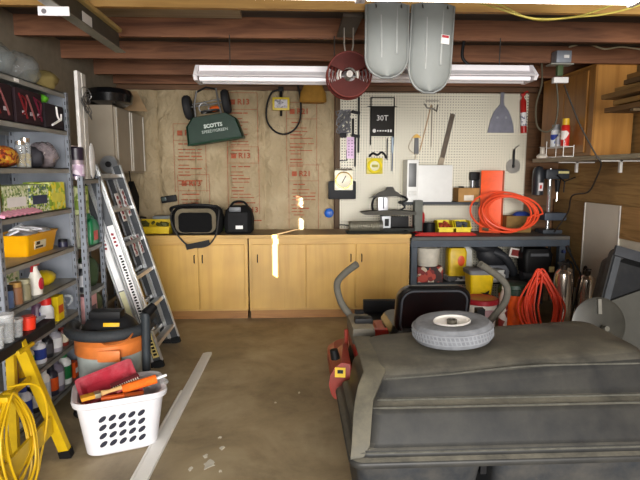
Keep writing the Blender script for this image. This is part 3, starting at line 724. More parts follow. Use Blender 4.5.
# third shelf
bag('snack_bag', 'orange and yellow mottled bag on the shelf below the dark cases', 'bag', (-1.60, 2.90, 1.576), (.09, .15, .06), speckle(['#d2691e', '#c8952a', '#7a2a18', '#e0b040', '#b0401c'], 60))
for k, (y, h) in enumerate([(3.09, .15), (3.15, .17)]):
    t = thing('clear_jar', 'clear jar with bright silver lid, %s of two on the third shelf' % ('nearer' if k == 0 else 'farther'), 'jar', (-1.57, y, 1.576), group='clear jars on the third shelf')
    MB().lathe([(0, 0), (.026, 0), (.027, h * .8), (.02, h * .86), (0, h * .86)], seg=16).build('jar_body', CLR, t)
    MB().lathe([(0, h * .86), (.024, h * .86), (.024, h), (0, h)], seg=16).build('lid', CHROME, t)
    MB().lathe([(0, .004), (.022, .004), (.022, h * .5), (0, h * .5)], seg=14).build('contents', C('#b9aa78'), t)
bag('dark_bag', 'small dark crumpled bag beside the clear jars on the third shelf', 'bag', (-1.60, 3.26, 1.576), (.08, .065, .065), C('#35343a', .6))
bag('clear_bag', 'clear bag of pinkish parts at far end of the third shelf', 'bag', (-1.60, 3.42, 1.576), (.09, .085, .085), glassy('#8f8488', .7))
# fourth shelf: green printed boxes, pink bubble sheet
GP = speckle(['#c8cfa6', '#8aa45a', '#e3e4cc', '#6a8548', '#d9dfb4', '#b9c490'], 75)
GP2 = speckle(['#93b040', '#dfe5bb', '#b9cf5e', '#5e7f2e', '#e8ead0', '#4f6a6e'], 75)
carton('olive end box, nearest of the row on the fourth shelf', (-1.60, 2.745, 1.311), (.16, .055, .18), C('#6d6f22', .6), lab=C('#55561a'))
carton('pale green printed box left of the row on the fourth shelf', (-1.605, 2.925, 1.311), (.16, .26, .165), GP, lab=WHITE)
carton('green and yellow printed box, middle of row on the fourth shelf', (-1.605, 3.185, 1.311), (.16, .23, .165), GP2, lab=C('#39405c'))
carton('lime printed box with yellow figure at far end of fourth shelf', (-1.605, 3.42, 1.311), (.16, .22, .175), speckle(['#a8c23a', '#d6df8a', '#7d9a2c', '#e8d83a'], 35), lab=C('#e2dc5a'))
o = MB().grid(lambda u, v, off: (-1.515 + .05 * v - .01, 2.70 + u * .40, 1.313 + off + .012 * abs(math.sin(u * 25)) * (1 - v * .3) + .012 * (1 - v)), 40, 4, .012).build('bubble_sheet', C('#d58fa8', .4), ang=1)
tag(o, 'pink bubble sheet lying before the printed boxes on fourth shelf', 'packing sheet')
# fifth shelf: yellow bin
t = thing('storage_tub', 'yellow plastic tub with white label on the fifth shelf', 'tub', (-1.68, 3.27, 1.051))
b = MB()
b.rloft([(0, -.10, .10, -.17, .17, .02), (.115, -.12, .12, -.20, .20, .03), (.13, -.128, .128, -.208, .208, .03), (.13, -.112, .112, -.192, .192, .025), (.02, -.09, .09, -.16, .16, .02)])
b.build('tub_body', C('#eaa800', .4, 0, .05), t)
MB().box((.112, -.03, .06), (.002, .14, .05), (0, R(8), 0)).build('label', C('#dcd2b4'), t)
MB().box((.114, -.06, .07), (.002, .045, .02), (0, R(8), 0)).box((.1125, -.045, .046), (.002, .09, .012), (0, R(8), 0)).build('label_print', C('#3a2c1c'), t)
f = MB()
for k in range(9): f.box((random.uniform(-.06, .06), random.uniform(-.14, .14), .125 + random.uniform(0, .03)), (.09, .11, .01), (random.uniform(-.6, .6), random.uniform(-.6, .6), random.random()), bev=.002)
f.build('crumpled_papers', C('#d8d8dc', .6), t)['kind'] = 'stuff'
lathe_thing('small_jar', 'tiny dark jar beside the yellow tub on the fifth shelf', 'jar', (-1.56, 3.53, 1.051), [('jar_body', [(0, 0), (.03, 0), (.03, .035), (0, .035)], C('#23233a', .4)), ('lid', [(0, .035), (.028, .035), (.028, .05), (0, .05)], BLACK)])
# sixth shelf: spray bottle, yellow bag, printed boxes
t = thing('spray_bottle', 'white spray bottle with red trigger and red label on the sixth shelf', 'bottle', (-1.555, 3.12, .824))
t.scale = (.85, .85, .85)
MB().lathe([(0, 0), (.042, 0), (.044, .02), (.044, .11), (.030, .15), (.018, .18), (.018, .20), (0, .2)], seg=20, sy=1.15).build('bottle_body', C('#e4e0d6', .35), t)
MB().ball((.04, 0, .075), (.012, .035, .045), 14).build('printed_badge', C('#b5283a', .4), t)
MB().box((.0, .01, .215), (.03, .075, .03), bev=.008).bar((0, -.03, .21), (0, -.045, .165), .014, .01).build('trigger', C('#b01e26', .4), t)
bag('yellow_bag', 'bright yellow crinkled bag beside the spray bottle', 'bag', (-1.63, 3.36, .824), (.07, .12, .05), C('#e3c512', .4), .05)
carton('green printed tray box behind the spray bottle', (-1.72, 2.98, .824), (.12, .34, .15), speckle(['#7f9a58', '#b9c49a', '#5f7a44', '#d4cbb0'], 40), lab=WHITE)
for k, (y, c1, c2, lb) in enumerate([(2.80, '#54688c', '#24262e', 'bluish jar nearest the post on the sixth shelf'), (2.89, '#94684a', '#b0884a', 'brown jar second from post on the sixth shelf'), (2.98, '#8a8468', '#a8a488', 'olive-grey jar by the spray bottle on the sixth shelf')]):
    lathe_thing('jar', lb, 'jar', (-1.55, y, .824), [('jar_body', [(0, 0), (.033, 0), (.033, .085), (.026, .095), (0, .095)], C(c1, .35)), ('lid', [(0, .095), (.03, .095), (.03, .12), (0, .12)], C(c2, .5))], 'jars on the sixth shelf')
# seventh shelf
ZS = .601
t = thing('putty_tub', 'bright orange-red tub at the far end of the black sawhorse rail', 'tub', (-1.42, 2.745, .721))
MB().lathe([(0, 0), (.033, 0), (.037, .055), (.039, .055), (.039, .065), (0, .065)], seg=18).build('tub_body', C('#e2361c', .4), t)
MB().lathe([(0, .065), (.033, .065), (.03, .073), (0, .073)], seg=18).build('lid', C('#c42a18', .4), t)
tag(MB().cyl((-1.43, 2.81, .744), (-1.42, 2.93, .738), .022, .006, 12).build('caulk_nozzle', C('#9aa0b0', .4)), 'grey cone nozzle lying beside the orange tub', 'nozzle')
bottle('white squat bottle with red cap and blue print on seventh shelf', (-1.535, 3.19, ZS), .040, .18, '#e6e6ea', '#c8201c', .75, speckle(['#e6e6ea', '#3446a0', '#e6e6ea'], 30), capz=.8)
bottle('dark red capped bottle behind the white squat bottle', (-1.62, 3.26, ZS), .04, .175, '#5a3a52', '#b02024', .8, capz=.8)
t = thing('clear_jug', 'clear plastic jug with handle on the seventh shelf', 'jug', (-1.60, 3.46, ZS))
MB().lathe([(0, 0), (.06, 0), (.062, .09), (.05, .12), (.022, .14), (.022, .15), (0, .15)], seg=20).build('jug_body', CLR, t)
MB().tube(spline([(.04, .03, .12), (.075, .05, .115), (.08, .055, .08), (.058, .035, .05)]), .009, 6).build('handle', CLR, t)
carton('bright yellow box at far end of the seventh shelf', (-1.545, 3.34, ZS), (.06, .085, .16), C('#e8c818', .5), lab=C('#c8501c'))
# lower shelves: crowd of bottles
lab_cols = ['#2b3f8c', '#d8d8d8', '#a63428', '#27713c', '#e8e6da']
specs = [
 ('white bottle with green label on the eighth shelf', .401, 2.99, .038, .15, '#e8e8e4', '#2a8a4a', '#2a8a4a'),
 ('yellow jug-like bottle on the eighth shelf', .401, 2.90, .045, .16, '#d9ab12', '#d9ab12', None),
 ('white blue-printed bottle on the eighth shelf', .401, 3.11, .042, .16, '#dfe2ea', '#c9d0e0', '#2b3f8c'),
 ('black bottle with dark cap on the eighth shelf', .401, 3.21, .04, .15, '#202024', '#17171a', '#4a4a50'),
 ('grey bottle beyond the black one on the eighth shelf', .401, 3.32, .045, .165, '#a09ea6', '#6a6a72', '#d8d8d8'),
 ('red-brown bottle at far end of the eighth shelf', .401, 3.43, .04, .15, '#7a2f26', '#202024', '#d0c8b0'),
 ('white caulk bottle with blue label on the bottom shelf', .141, 2.80, .038, .24, '#e6e6e6', '#e6e6e6', '#33489c'),
 ('white slim caulk bottle with pointed cap on the bottom shelf', .141, 3.14, .034, .27, '#ecebe6', '#ecebe6', '#c9ccd6'),
 ('purple-grey bottle on the bottom shelf', .141, 3.31, .055, .26, '#77707e', '#5d5866', '#b5b0b8'),
 ('black bottle with orange base print on the bottom shelf', .141, 3.235, .042, .20, '#2a2836', '#1b1b22', '#d8541c'),
 ('white bottle with green stripe at far end of bottom shelf', .141, 3.42, .045, .24, '#dcdcd8', '#1d6a3a', '#1d6a3a'),
 ('blue and white bottle near front of the bottom shelf', .141, 2.90, .042, .20, '#d8dce8', '#2b3f8c', '#2b3f8c'),
 ('black squat bottle near front of the bottom shelf', .141, 3.00, .045, .19, '#222226', '#d8d8d8', '#b8b8bc')]
for lb, z, y, r, h, bc, cc, lc in specs:
    bottle(lb, (-1.555 - random.uniform(0, .015), y, z), r, min(h, .155 if z > .3 else .215), bc, cc, .5, lc, group='bottles on the lower shelves')
for k, (y, z, c1, lb) in enumerate([(2.80, .401, '#8a3a2a', 'rust coloured small tin on the eighth shelf by the near post'), (3.07, .141, '#c87a24', 'orange-brown tin in the middle of the bottom shelf')]):
    lathe_thing('small_tin', lb, 'tin', (-1.56, y, z), [('tin_body', [(0, 0), (.035, 0), (.035, .11), (0, .11)], C(c1, .4, .2)), ('lid', [(0, .11), (.036, .11), (.036, .125), (0, .125)], STEEL)])
carton('flat orange box on bottom shelf edge beside the shop vacuum', (-1.545, 3.52, .141), (.06, .06, .11), C('#d8541c', .5))
for k, (y, z, r, h, bc, cc, lb) in enumerate([(2.86, .141, .045, .22, '#c9ccd2', '#3a3a40', 'pale grey bottle in back row of bottom shelf, nearest'), (3.05, .141, .05, .24, '#404a5a', '#c8c8c8', 'dark blue bottle in back row of bottom shelf, middle'), (3.2, .401, .045, .15, '#c5c0a8', '#7a2f26', 'cream bottle in back row of eighth shelf')]):
    bottle(lb, (-1.68, y, z), r, min(h, .155 if z > .3 else .215), bc, cc, .5, None, group='bottles on the lower shelves')

# second shelving contents
X2 = -1.53
t = thing('detergent_jug', 'green detergent jug with red label behind the ladder', 'jug', (X2, 3.90, 1.021))
MB().rloft([(0, -.05, .05, -.075, .075, .02), (.13, -.055, .055, -.08, .08, .025), (.17, -.045, .045, -.065, .065, .025), (.19, -.03, .03, -.03, .03, .02)]).build('jug_body', C('#0f7a4a', .35), t)
MB().tube(spline([(0, .02, .18), (0, .075, .19), (0, .085, .13), (0, .06, .09)]), .012, 6).build('handle', C('#0f7a4a', .35), t)
MB().bb(.0545, .0555, -.05, .03, .03, .10).build('label', C('#c04a40', .5), t)
MB().cyl((0, -.02, .19), (0, -.02, .225), .024, seg=14).build('cap', C('#0c5f3a', .4), t)
bottle('brown bottle with orange cap behind the ladder', (-1.78, 4.12, 1.021), .05, .30, '#3a2a18', '#c86a1c', .5, '#a8641c')
t = thing('green_box', 'lime green printed carton on the narrow shelving', 'box', (X2 - .06, 3.80, 1.25))
t.location.z = 1.021 + .23
MB().bb(-.08, .08, -.08, .08, 0, .20, bev=.003, seg=1).build('box_body', speckle(['#a9bf5a', '#dfe3a8', '#87a03a'], 30), t)
carton('white carton under the lime green printed carton', (X2 - .06, 3.75, 1.021), (.14, .12, .228), C('#b9b9a8', .6))
t = thing('purple_spray_can', 'black-capped dark purple and silver spray can atop the narrow shelving', 'spray can', (-1.515, 3.716, 1.501))
MB().lathe([(0, 0), (.05, 0), (.05, .13), (.04, .15), (0, .15)], seg=18).build('can_body', C('#b8a8b4', .25, .5), t)
MB().lathe([(.0512, .02), (.0512, .10)], seg=18).build('paper_label', speckle(['#b8a0b8', '#40305c', '#d8ccd8'], 30), t)
MB().lathe([(0, .13), (.052, .13), (.052, .21), (.045, .22), (0, .22)], seg=18).build('cap', C('#231a28', .4), t)
tag(MB().ball((-1.485, 3.92, 1.632), (.012, .055, .13), 18).build('white_paddle', C('#d9d9d9', .4)), 'white oval paddle standing beside the purple spray can', 'paddle')
spraycan('red-brown spray can with pink cap behind the ladder top', (-1.62, 3.94, 1.501), .04, .24, '#6a2a26', '#b8a49c', '#a8908a')
spraycan('silver spray can on the low shelving behind the ladder', (-1.80, 4.25, 1.021), .04, .16, '#9a9a9a', '#d0d0d0')
tag(MB().bb(-1.72, -1.66, 3.68, 3.73, 1.501, 1.56, bev=.004).build('white_block', WHITE), 'small white box at the near end atop the narrow shelving', 'box')
t = thing('white_trim_board', 'bundle of tall white trim boards standing on the narrow shelving', 'board', (-1.60, 3.76, 1.501))
t.location = (-1.50, 3.815, 1.501)
MB().bb(-.03, .03, -.075, .075, -.0, .002).build('foot', WHITE, t)
MB().bb(-.012, .012, -.065, -.003, 0, .74, bev=.002, seg=1).build('board', C('#cfccc8', .5), t)
MB().bb(-.008, .016, .003, .065, 0, .735, bev=.002, seg=1).build('board', C('#bdb9b2', .5), t)
t = thing('wire_coil', 'tangled thin wire looped around tall white trim boards', 'wire', (-1.49, 3.815, 2.10))
b = MB()
for k in range(6): b.tube([(.018 + .05 * math.cos(a * .5 + k) * .2 + .01, .07 * math.cos(2 * PI * a / 18), -.02 + .06 * math.sin(2 * PI * a / 18 + k) - .02 * k) for a in range(18)], .003, 5, True)
b.build('wire_loops', C('#5c5a58', .4, .5), t)
bag('olive_bag', 'olive green slumped bag on the narrow shelving by the ladder', 'bag', (-1.56, 3.91, .466), (.09, .085, .11), C('#565c40', .8, 0, .3), .1)
bag('tan_sack', 'tan sack on the lowest level of the narrow shelving', 'bag', (-1.60, 3.83, .121), (.09, .11, .15), C('#8a7a58', .8, 0, .3), .1)
bag('grey_bundle', 'grey and white rag bundle on the low shelving behind ladder', 'rag bundle', (-1.80, 4.35, .401), (.09, .16, .12), speckle(['#8a8a88', '#b5b2aa', '#55544f'], 14), .1)
bag('sock_roll', 'dark green roll on the narrow shelving above the olive bag', 'roll', (-1.55, 3.87, .701), (.08, .09, .12), C('#3a4a30', .8), .1)
bottle('black and white bottle on narrow shelving above the olive bag', (-1.53, 3.74, .701), .045, .20, '#2b2b30', '#d8d8d8', .6, '#c8c8cc')
carton('pale pink box with grey print beside the shop vacuum', (-1.515, 3.755, .466), (.09, .14, .20), C('#dba3a2', .5), lab=C('#6a5a60'))
# pink box stands on a low crate in front of the second shelving
# ------------------------------------------------------------------ upper cabinet on the left wall
UC = C('#a79c8b', .55, 0, .06, 6)
t = thing('wall_cabinet', 'pale grey wall cabinet with two white-edged doors, upper left', 'cabinet', (-1.665, 4.94, 1.54))
MB()  .bb(-.283, 0, 0, .93, 0, .62, bev=.004, seg=1).build('body', UC, t)
for y0 in (.02, .475):
    d = MB().bb(.001, .02, y0, y0 + .435, .015, .605, bev=.003, seg=1).build('door', UC, t)
    MB().bb(.0205, .026, y0 + .01, y0 + .035, .02, .6).build('edge_strip', C('#d8d4ca', .5), d)
    MB().bb(.0205, .026, y0 + .40, y0 + .43, .02, .6).build('edge_strip', C('#d8d4ca', .5), d)
t = thing('oil_drain_pan', 'black glossy oval plastic pan on the pale grey wall cabinet', 'pan', (-1.73, 5.08, 2.161))
MB().lathe([(0, 0), (.14, 0), (.20, .03), (.215, .10), (.19, .145), (.12, .16), (0, .162)], seg=32, sx=.98, sy=1.1).build('pan_body', BLACKG, t)
tag(MB().prism([(-.0, 0), (.30, .0), (.20, .20), (.03, .18)], 0, .012, 'xz').xform(Matrix.Translation((-1.78, 5.4, 2.162)) @ Euler((0, 0, R(20))).to_matrix().to_4x4()).build('brown_board', C('#8c7353', .7)), 'tan cut board standing on the wall cabinet behind the black pan', 'board')
t = thing('black_pouch', 'black cloth pouch hung at the lower corner of the wall cabinet', 'pouch', (-1.655, 5.25, 1.22))
MB().tube([(.02, .0, .34), (.03, 0, .22)], .006, 6).build('cord', BLACK, t)
MB().prism([(-.13, .12), (0, .24), (.16, .08), (.13, -.1), (-.02, -.15), (-.12, -.03)], -.02, .03, 'yz').xform(Matrix.Translation((.03, 0, 0))).build('pouch_body', FAB, t)

# ------------------------------------------------------------------ the folding aluminium ladder
t = thing('aluminium_ladder', 'tall aluminium folding ladder leaning by the left shelving', 'ladder', (0, 0, 0))
AL = C('#c6c8ca', .32, .6, .1, 20)
REF = C('#e9e9ea', .3)
B0, B1 = Vector((-1.09, 0, 0.0)), Vector((-1.565, 0, 1.63))
ax = (B1 - B0).normalized(); nrm = Vector((ax.z, 0, -ax.x))      # outwards (+X, up)
def lp(s, y, n=0): p = B0 + (B1 - B0) * s + nrm * n; return (p.x, y, p.z)
def rail(y, n, s0, s1, w=.028, d=.075, name='side_rail', m=None):
    b = MB().mi(1).bar(lp(s0, y, n), lp(s1, y, n), .006, d - .012, nrm).mi(0)
    for q in (-1, 1): b.bar(lp(s0, y, n + q * d * .5), lp(s1, y, n + q * d * .5), w, .012, nrm)
    return b.build(name, [m or AL, C('#55585c', .4, .6)], t)  # darker web colour paints in the shade of the recessed rail channel
YN, YF = 4.04, 4.64
for y in (YN, YF):
    rail(y, 0, .03, .98)
    rail(y + (.032 if y == YN else -.032), .01, .18, .98, .026, .07, 'inner_rail')
    rail(y, -.085, .03, .95, .026, .06, 'rear_rail')
for y in (YN, YF):
    for n in (0, -.085):
        MB().bar(lp(0, y, n), lp(.035, y, n), .04, .08, nrm).build('rubber_foot', RUBBER, t)
for k in range(6):
    s = .10 + k * .165
    MB().bar(lp(s, YN + .015, .0), lp(s, YF - .015, .0), .07, .028, ax).build('rung', AL, t)
    MB().bar(lp(s + .02, YN + .015, -.085), lp(s + .02, YF - .015, -.085), .04, .028, ax).build('rung', AL, t)
for y in (YN - .02, YF + .02):
    p = Vector(lp(1.0, y, -.05))
    MB().cyl(p - Vector((0, .03, 0)), p + Vector((0, .03, 0)), .075, seg=24).build('hinge_disc', C('#9b9da0', .3, .7), t)
    MB().cyl(p - Vector((0, .05, 0)), p + Vector((0, .05, 0)), .025, seg=14).build('hinge_knob', BLACK, t)
def plate(y, n, s0, s1, m, w, off, nm): return MB().bar(lp(s0, y, n), lp(s1, y, n), w, .003, nrm).build(nm, m, t)
def splate(y, n, s0, s1, m, w, nm): return MB().bar(lp(s0, y - .0048, n), lp(s1, y - .0048, n), .002, w, nrm).build(nm, m, t)
splate(YN, 0, .22, .70, REF, .05, 'white_decal'); splate(YN, -.085, .40, .70, REF, .042, 'white_decal'); splate(YN, -.085, .14, .395, C('#d9d6ae', .4), .042, 'pale_decal'); splate(YN, 0, .05, .215, C('#d8c27a', .4), .05, 'yellow_decal')
b = MB()
for k in range(24):
    s = .24 + k * .0135; b.bar(lp(s, YN - .0066, random.uniform(-.004, .004)), lp(s + .008, YN - .0066, random.uniform(-.004, .004)), .0015, random.uniform(.016, .026), nrm)
b.build('black_marking', BLACK, t)
b = MB()
for k in range(9):
    s = .06 + k * .017; b.bar(lp(s, YN - .0066, 0), lp(s + .011, YN - .0066, 0), .0015, random.uniform(.02, .032), nrm)
b.build('stripe_marking', BLACK, t)
for n in (0, -.085):
    b = MB()
    for k in range(4): b.bar(lp(.60 + k * .018, YN - .0066, n + random.uniform(-.008, .008)), lp(.61 + k * .018, YN - .0066, n), .0015, .02, nrm)
    b.build('red_marking', C('#8c2f38', .5), t)
# warning stickers printed on the rungs' faces
for (s0, s1, y) in ((.52, .62, 4.36), (.52, .62, 4.52), (.70, .84, 4.36), (.72, .86, 4.52)):
    d = MB().bar(lp(s0, y, .016), lp(s1, y, .016), .09, .003, nrm).build('sticker_plate', REF, t)
    q = MB()
    for k in range(5): q.bar(lp(s0 + .01 + k * (s1 - s0) / 5.5, y + random.uniform(-.02, .02), .0185), lp(s0 + .01 + (k + .6) * (s1 - s0) / 5.5, y, .0185), .04, .002, nrm)
    q.build('sticker_print', C('#8c2f38', .5), d)

# ------------------------------------------------------------------ shop vacuum
t = thing('shop_vacuum', 'grey drum shop vacuum with orange band and black hose-wrapped lid', 'vacuum', (-1.215, 3.36, 0))
MB().lathe([(0, .06), (.19, .06), (.20, .08), (.21, .40), (0, .40)], seg=36).build('drum', C('#a5aca8', .45), t)
MB().lathe([(.212, .395), (.222, .40), (.222, .475), (.20, .50), (.15, .505), (.0, .505)], seg=36).build('orange_band', C('#cf7434', .45), t)
MB().box((.06, -.215, .42), (.14, .03, .075), bev=.012).build('front_latch', C('#cf7434', .45), t)
MB().lathe([(0, .50), (.18, .50), (.185, .53), (.15, .58), (.10, .62), (0, .63)], seg=30).build('lid', C('#232427', .5), t)
MB().box((.0, -.05, .645), (.2, .10, .05), bev=.015).build('carry_handle', BLACK, t)
MB().box((.06, -.150, .60), (.10, .006, .024), (R(-20), 0, 0), bev=.002).build('yellow_label', YEL, t)
b = MB(); pts = [(.245 * math.cos(a), .235 * math.sin(a), .55 + .0 * a) for a in [R(d) for d in range(-190, 20, 8)]]
pts += [(.26, .06, .56), (.25, .04, .60), (.25, -.08, .63)]
b.tube(spline(pts, 3), .036, 12)
b.build('hose', C('#2f3235', .6, 0, .1, 60, .4), t)
MB().tube([(.27, -.13, .67), (.265, -.15, .30)], [.03, .026], 12).build('wand', C('#2b3034', .5), t)
MB().tube([(.27, -.13, .66), (.31, -.08, .70)], [.034, .028], 12).build('wand_elbow', BLACK, t)
for a in (225, 135, 45, 315):
    x, y = .215 * math.cos(R(a)), .215 * math.sin(R(a))
    MB().box((x, y, .08), (.09, .09, .06), (0, 0, R(a)), bev=.012).ball((x * 1.1, y * 1.1, .032), .032, 12).build('caster_foot', BLACK, t)
t2 = MB().tube(spline([(-.02, -.16, .52), (.06, -.24, .50), (.18, -.24, .53), (.2, -.16, .56)]), .006, 6).build('power_cord', C('#a05a2a', .5), t)

# ------------------------------------------------------------------ laundry basket and painting kit
t = thing('laundry_basket', 'white plastic laundry basket with oval holes holding painting tools', 'basket', (-1.01, 2.885, 0), (0, 0, R(21)))
BW, BD, BH = .23, .168, .33
def ring(k, z, ins=0, r=.07): w, d = BW * k - ins, BD * k - ins; return [(x, y, z) for x, y in rrect(-w, w, -d, d, min(r, d * .8), 6)]
b = MB()
b.loft([ring(.80, .0, .012), ring(.82, .012), ring(.985, .29), ring(1.07, .30, 0, .08), ring(1.09, .322, 0, .08), ring(1.06, .332, 0, .08), ring(.985, .325, .006), ring(.80, .02, .006)], True, True)
bk = b.build('basket_body', C('#cfced2', .4, 0, .03), t)
def wallpt(u, z, s):    # on the long side's outer wall
    k = .82 + (z - .012) / .278 * .165; return (u, s * (BD * k + .0006), z)
for s in (-1,):
    q = MB()
    for i in range(5):
        for j in range(4):
            u, z = -.10 + i * .05, .075 + j * .05
            n = 12; vs = []
            for a in range(n):
                aa = 2 * PI * a / n; du, dz = .019 * math.cos(aa), .018 * math.sin(aa)
                vs.append(wallpt(u + du + dz * .35, z + dz + du * .2, s))
            q._f([q.b.verts.new(v) for v in vs])
    q.build('hole_rows', C('#2a2a34', .8), bk)
for s in (-1, 1):
    MB().box((s * BW * 1.01, 0, .285), (.012, .10, .03), (0, s * R(-8), 0), bev=.005).build('handle_slot', C('#54565c', .7), t)
MB().tube(spline([(.235, -.05, .325), (.262, -.0, .318), (.235, .05, .325)]), .009, 8).build('rope_handle', C('#d5d5d8', .5), t)
# painting tools in the basket
bx, by = Vector((math.cos(R(21)), math.sin(R(21)), 0)), Vector((-math.sin(R(21)), math.cos(R(21)), 0))
def inb(u, v, z): return Vector((-1.01, 2.885, 0)) + bx * u + by * v + Vector((0, 0, z))
def slab(u, v, z, d, rx=0, ry=0, rz=0): return Matrix.Translation(inb(u, v, z)) @ Euler((0, 0, R(21))).to_matrix().to_4x4() @ Euler((rx, ry, rz)).to_matrix().to_4x4()
t = thing('paint_tray', 'dusty red paint roller tray propped in the white laundry basket', 'paint tray', (0, 0, 0))
M_ = slab(-.05, .035, .31, 0, R(38), R(-14), R(6))
MB().rloft([(-.03, -.12, .12, -.09, .09, .02), (.02, -.145, .145, -.115, .115, .02), (.028, -.16, .16, -.13, .13, .02), (.022, -.14, .14, -.11, .11, .02), (-.022, -.115, .115, -.085, .085, .02)]).xform(M_).build('tray', C('#9a2433', .5, 0, .2, 12, 0, '#b87a80', .45), t)
MB().box((0, -.06, -.015), (.21, .05, .012)).xform(M_).build('paint_well', C('#7c2a2c', .6), t)
t = thing('paint_brush', 'wooden handled paint brush lying over the laundry basket rim', 'paint brush', (0, 0, 0))
M_ = slab(-.08, -.085, .345, 0, 0, R(-4), R(8))
MB().box((-.085, 0, 0), (.075, .05, .02), bev=.004).xform(M_).build('bristles', C('#d0912a', .7), t)
MB().box((-.038, 0, 0), (.03, .054, .024), bev=.003).xform(M_).build('ferrule', C('#b5a890', .3, .7), t)
MB().tube([(-.02, 0, 0), (.02, 0, 0), (.09, 0, .003)], [.016, .010, .012], 10).xform(M_).build('handle', C('#c9a36c', .5), t)
t = thing('paint_roller', 'orange fluffy paint roller sleeve with white frame in the basket', 'paint roller', (0, 0, 0))
M_ = slab(.11, -.04, .345, 0, 0, R(-8), R(4))
MB().cyl((-.10, 0, 0), (.09, 0, 0), .026, seg=18).xform(M_).build('roller_sleeve', C('#f06a1c', .8, 0, .2, 60, .4), t)
MB().tube([(.09, 0, 0), (.15, 0, .004)], .008, 8).xform(M_).build('roller_frame', C('#e0e0e0', .3), t)
MB().tube([(-.1, 0, 0), (-.13, 0, -.01)], .012, 8).xform(M_).build('end_knob', C('#8c1f24', .5), t)
t = thing('putty_knife', 'orange handled putty knife low at the front in the basket', 'putty knife', (0, 0, 0))
M_ = slab(.02, -.105, .318, 0, 0, 0, R(-3))
MB().box((-.06, 0, 0), (.12, .03, .018), bev=.006).xform(M_).build('handle', C('#e8641c', .45), t)
MB().box((.05, 0, 0), (.10, .05, .003)).xform(M_).build('blade', C('#8c7a6a', .3, .8), t)
t = thing('brush_comb', 'dark maroon paint comb with white teeth beside the red tray', 'brush', (0, 0, 0))
M_ = slab(.03, .0, .36, 0, R(20), R(-12), R(10))
MB().box((0, 0, 0), (.16, .03, .02), bev=.004).xform(M_).build('handle', C('#5a1f24', .5), t)
b = MB()
for k in range(12): b.box((-.07 + k * .0125, -.022, .002), (.005, .022, .008))
b.xform(M_).build('teeth', C('#d8c8b8', .6), t)

# ------------------------------------------------------------------ yellow sawhorse, clear tubs, yellow cord
YS = C('#c9a50c', .45, 0, .1)
t = thing('sawhorse', 'yellow metal sawhorse with black top rail before left shelving', 'sawhorse', (0, 0, 0))
MB().bb(-1.465, -1.375, 1.9, 2.95, .665, .72, bev=.004, seg=1).build('top_rail', C('#1c1d1f', .5), t)
for (yt, yb) in ((2.60, 2.73), (2.0, 1.87)):
    MB().bar((-1.40, yt, .70), (-1.262, yb, .02), .035, .055, (1, 0, 0)).build('leg', YS, t)
    MB().bar((-1.44, yt, .70), (-1.475, yb if yb < 2.3 else 2.62, .02), .03, .04, (1, 0, 0)).build('leg', YS, t)
    MB().bar((-1.266, yb - .004 if yb > 2.3 else yb + .004, .045), (-1.258, yb, .0), .045, .062, (1, 0, 0)).build('foot_cap', BLACK, t)
MB().bar((-1.302, 2.01, .20), (-1.302, 2.665, .22), .016, .10, (0, 0, 1)).build('side_brace', YS, t)
MB().bar((-1.36, 2.07, .50), (-1.36, 2.60, .50), .012, .03, (0, 0, 1)).build('upper_brace', YS, t)
MB().box((-1.385, 2.60, .665), (.05, .15, .02), bev=.003).build('hinge_plate', YS, t)
for k, (y, h, r, lb) in enumerate([(2.44, .10, .04, 'clear plastic tub nearest on the black sawhorse rail'), (2.535, .13, .038, 'taller clear plastic cup, middle on the black sawhorse rail'), (2.62, .08, .035, 'low clear plastic tub, farthest on the black sawhorse rail')]):
    t = thing('clear_tub', lb, 'tub', (-1.42, y, .721), group='clear tubs on the sawhorse')
    MB().lathe([(0, 0), (r * .85, 0), (r, h), (r * .96, h), (r * .82, .004), (0, .004)], seg=18).build('tub_body', glassy('#c9cccd', .3), t)
    MB().lathe([(0, h), (r * 1.06, h), (r * 1.06, h + .012), (0, h + .012)], seg=18).build('lid', glassy('#d6d6d6', .45), t)
t = thing('coiled_extension_lead', 'thick yellow extension cord hanging in loops from the sawhorse', 'cord', (-1.365, 2.36, .48))
b = MB()
for k in range(9):
    w = random.uniform(.07, .16); dz = random.uniform(.32, .48); xo = .035 + .012 * (k % 4); sh = random.uniform(-.05, .05)
    lp_ = [(xo - .02, sh * .3 - .02, .03), (xo, sh - w, -.12), (xo + .02, sh - w * .9, -dz * .75), (xo + .02, sh - w * .2, -dz), (xo + .02, sh + w * .8, -dz * .8), (xo, sh + w, -.14), (xo - .02, sh * .3 + .03, .03)]
    b.tube(spline(lp_, 7, True), .0058, 6, True)
b.tube(spline([(.0, .05, .06), (.08, .16, .02), (.09, .22, -.15), (.06, .20, -.35), (.05, .10, -.485), (.04, -.2, -.488)]), .0058, 6)
b.build('cord_loops', C('#d0a80e', .45, 0, .08), t)
MB().box((.02, 0, .035), (.06, .09, .03), bev=.01).build('cord_tie', YS, t)
# white trim plank on the floor
t = thing('crown_moulding', 'long white crown moulding plank lying on the concrete floor', 'moulding', (0, 0, 0))
dv = Vector((.045, 2.9, 0)).normalized()
def strip(x0, x1, h0, h1, ya, yb):
    return MB().loft([[(x0 + dv.x * y, y, 0), (x1 + dv.x * y, y, 0), (x1 + dv.x * y, y, h1), ((x0 + x1) / 2 + dv.x * y, y, (h0 + h1) / 2 + .004), (x0 + dv.x * y, y, h0)] for y in (ya, yb)])
strip(-.862, -.788, .012, .020, 1.4, 4.32).build('plank', C('#efeee9', .45, 0, .02), t)
strip(-.88, -.863, .010, .014, 1.4, 3.55).build('back_strip', C('#e8e6e0', .45, 0, .02), t)
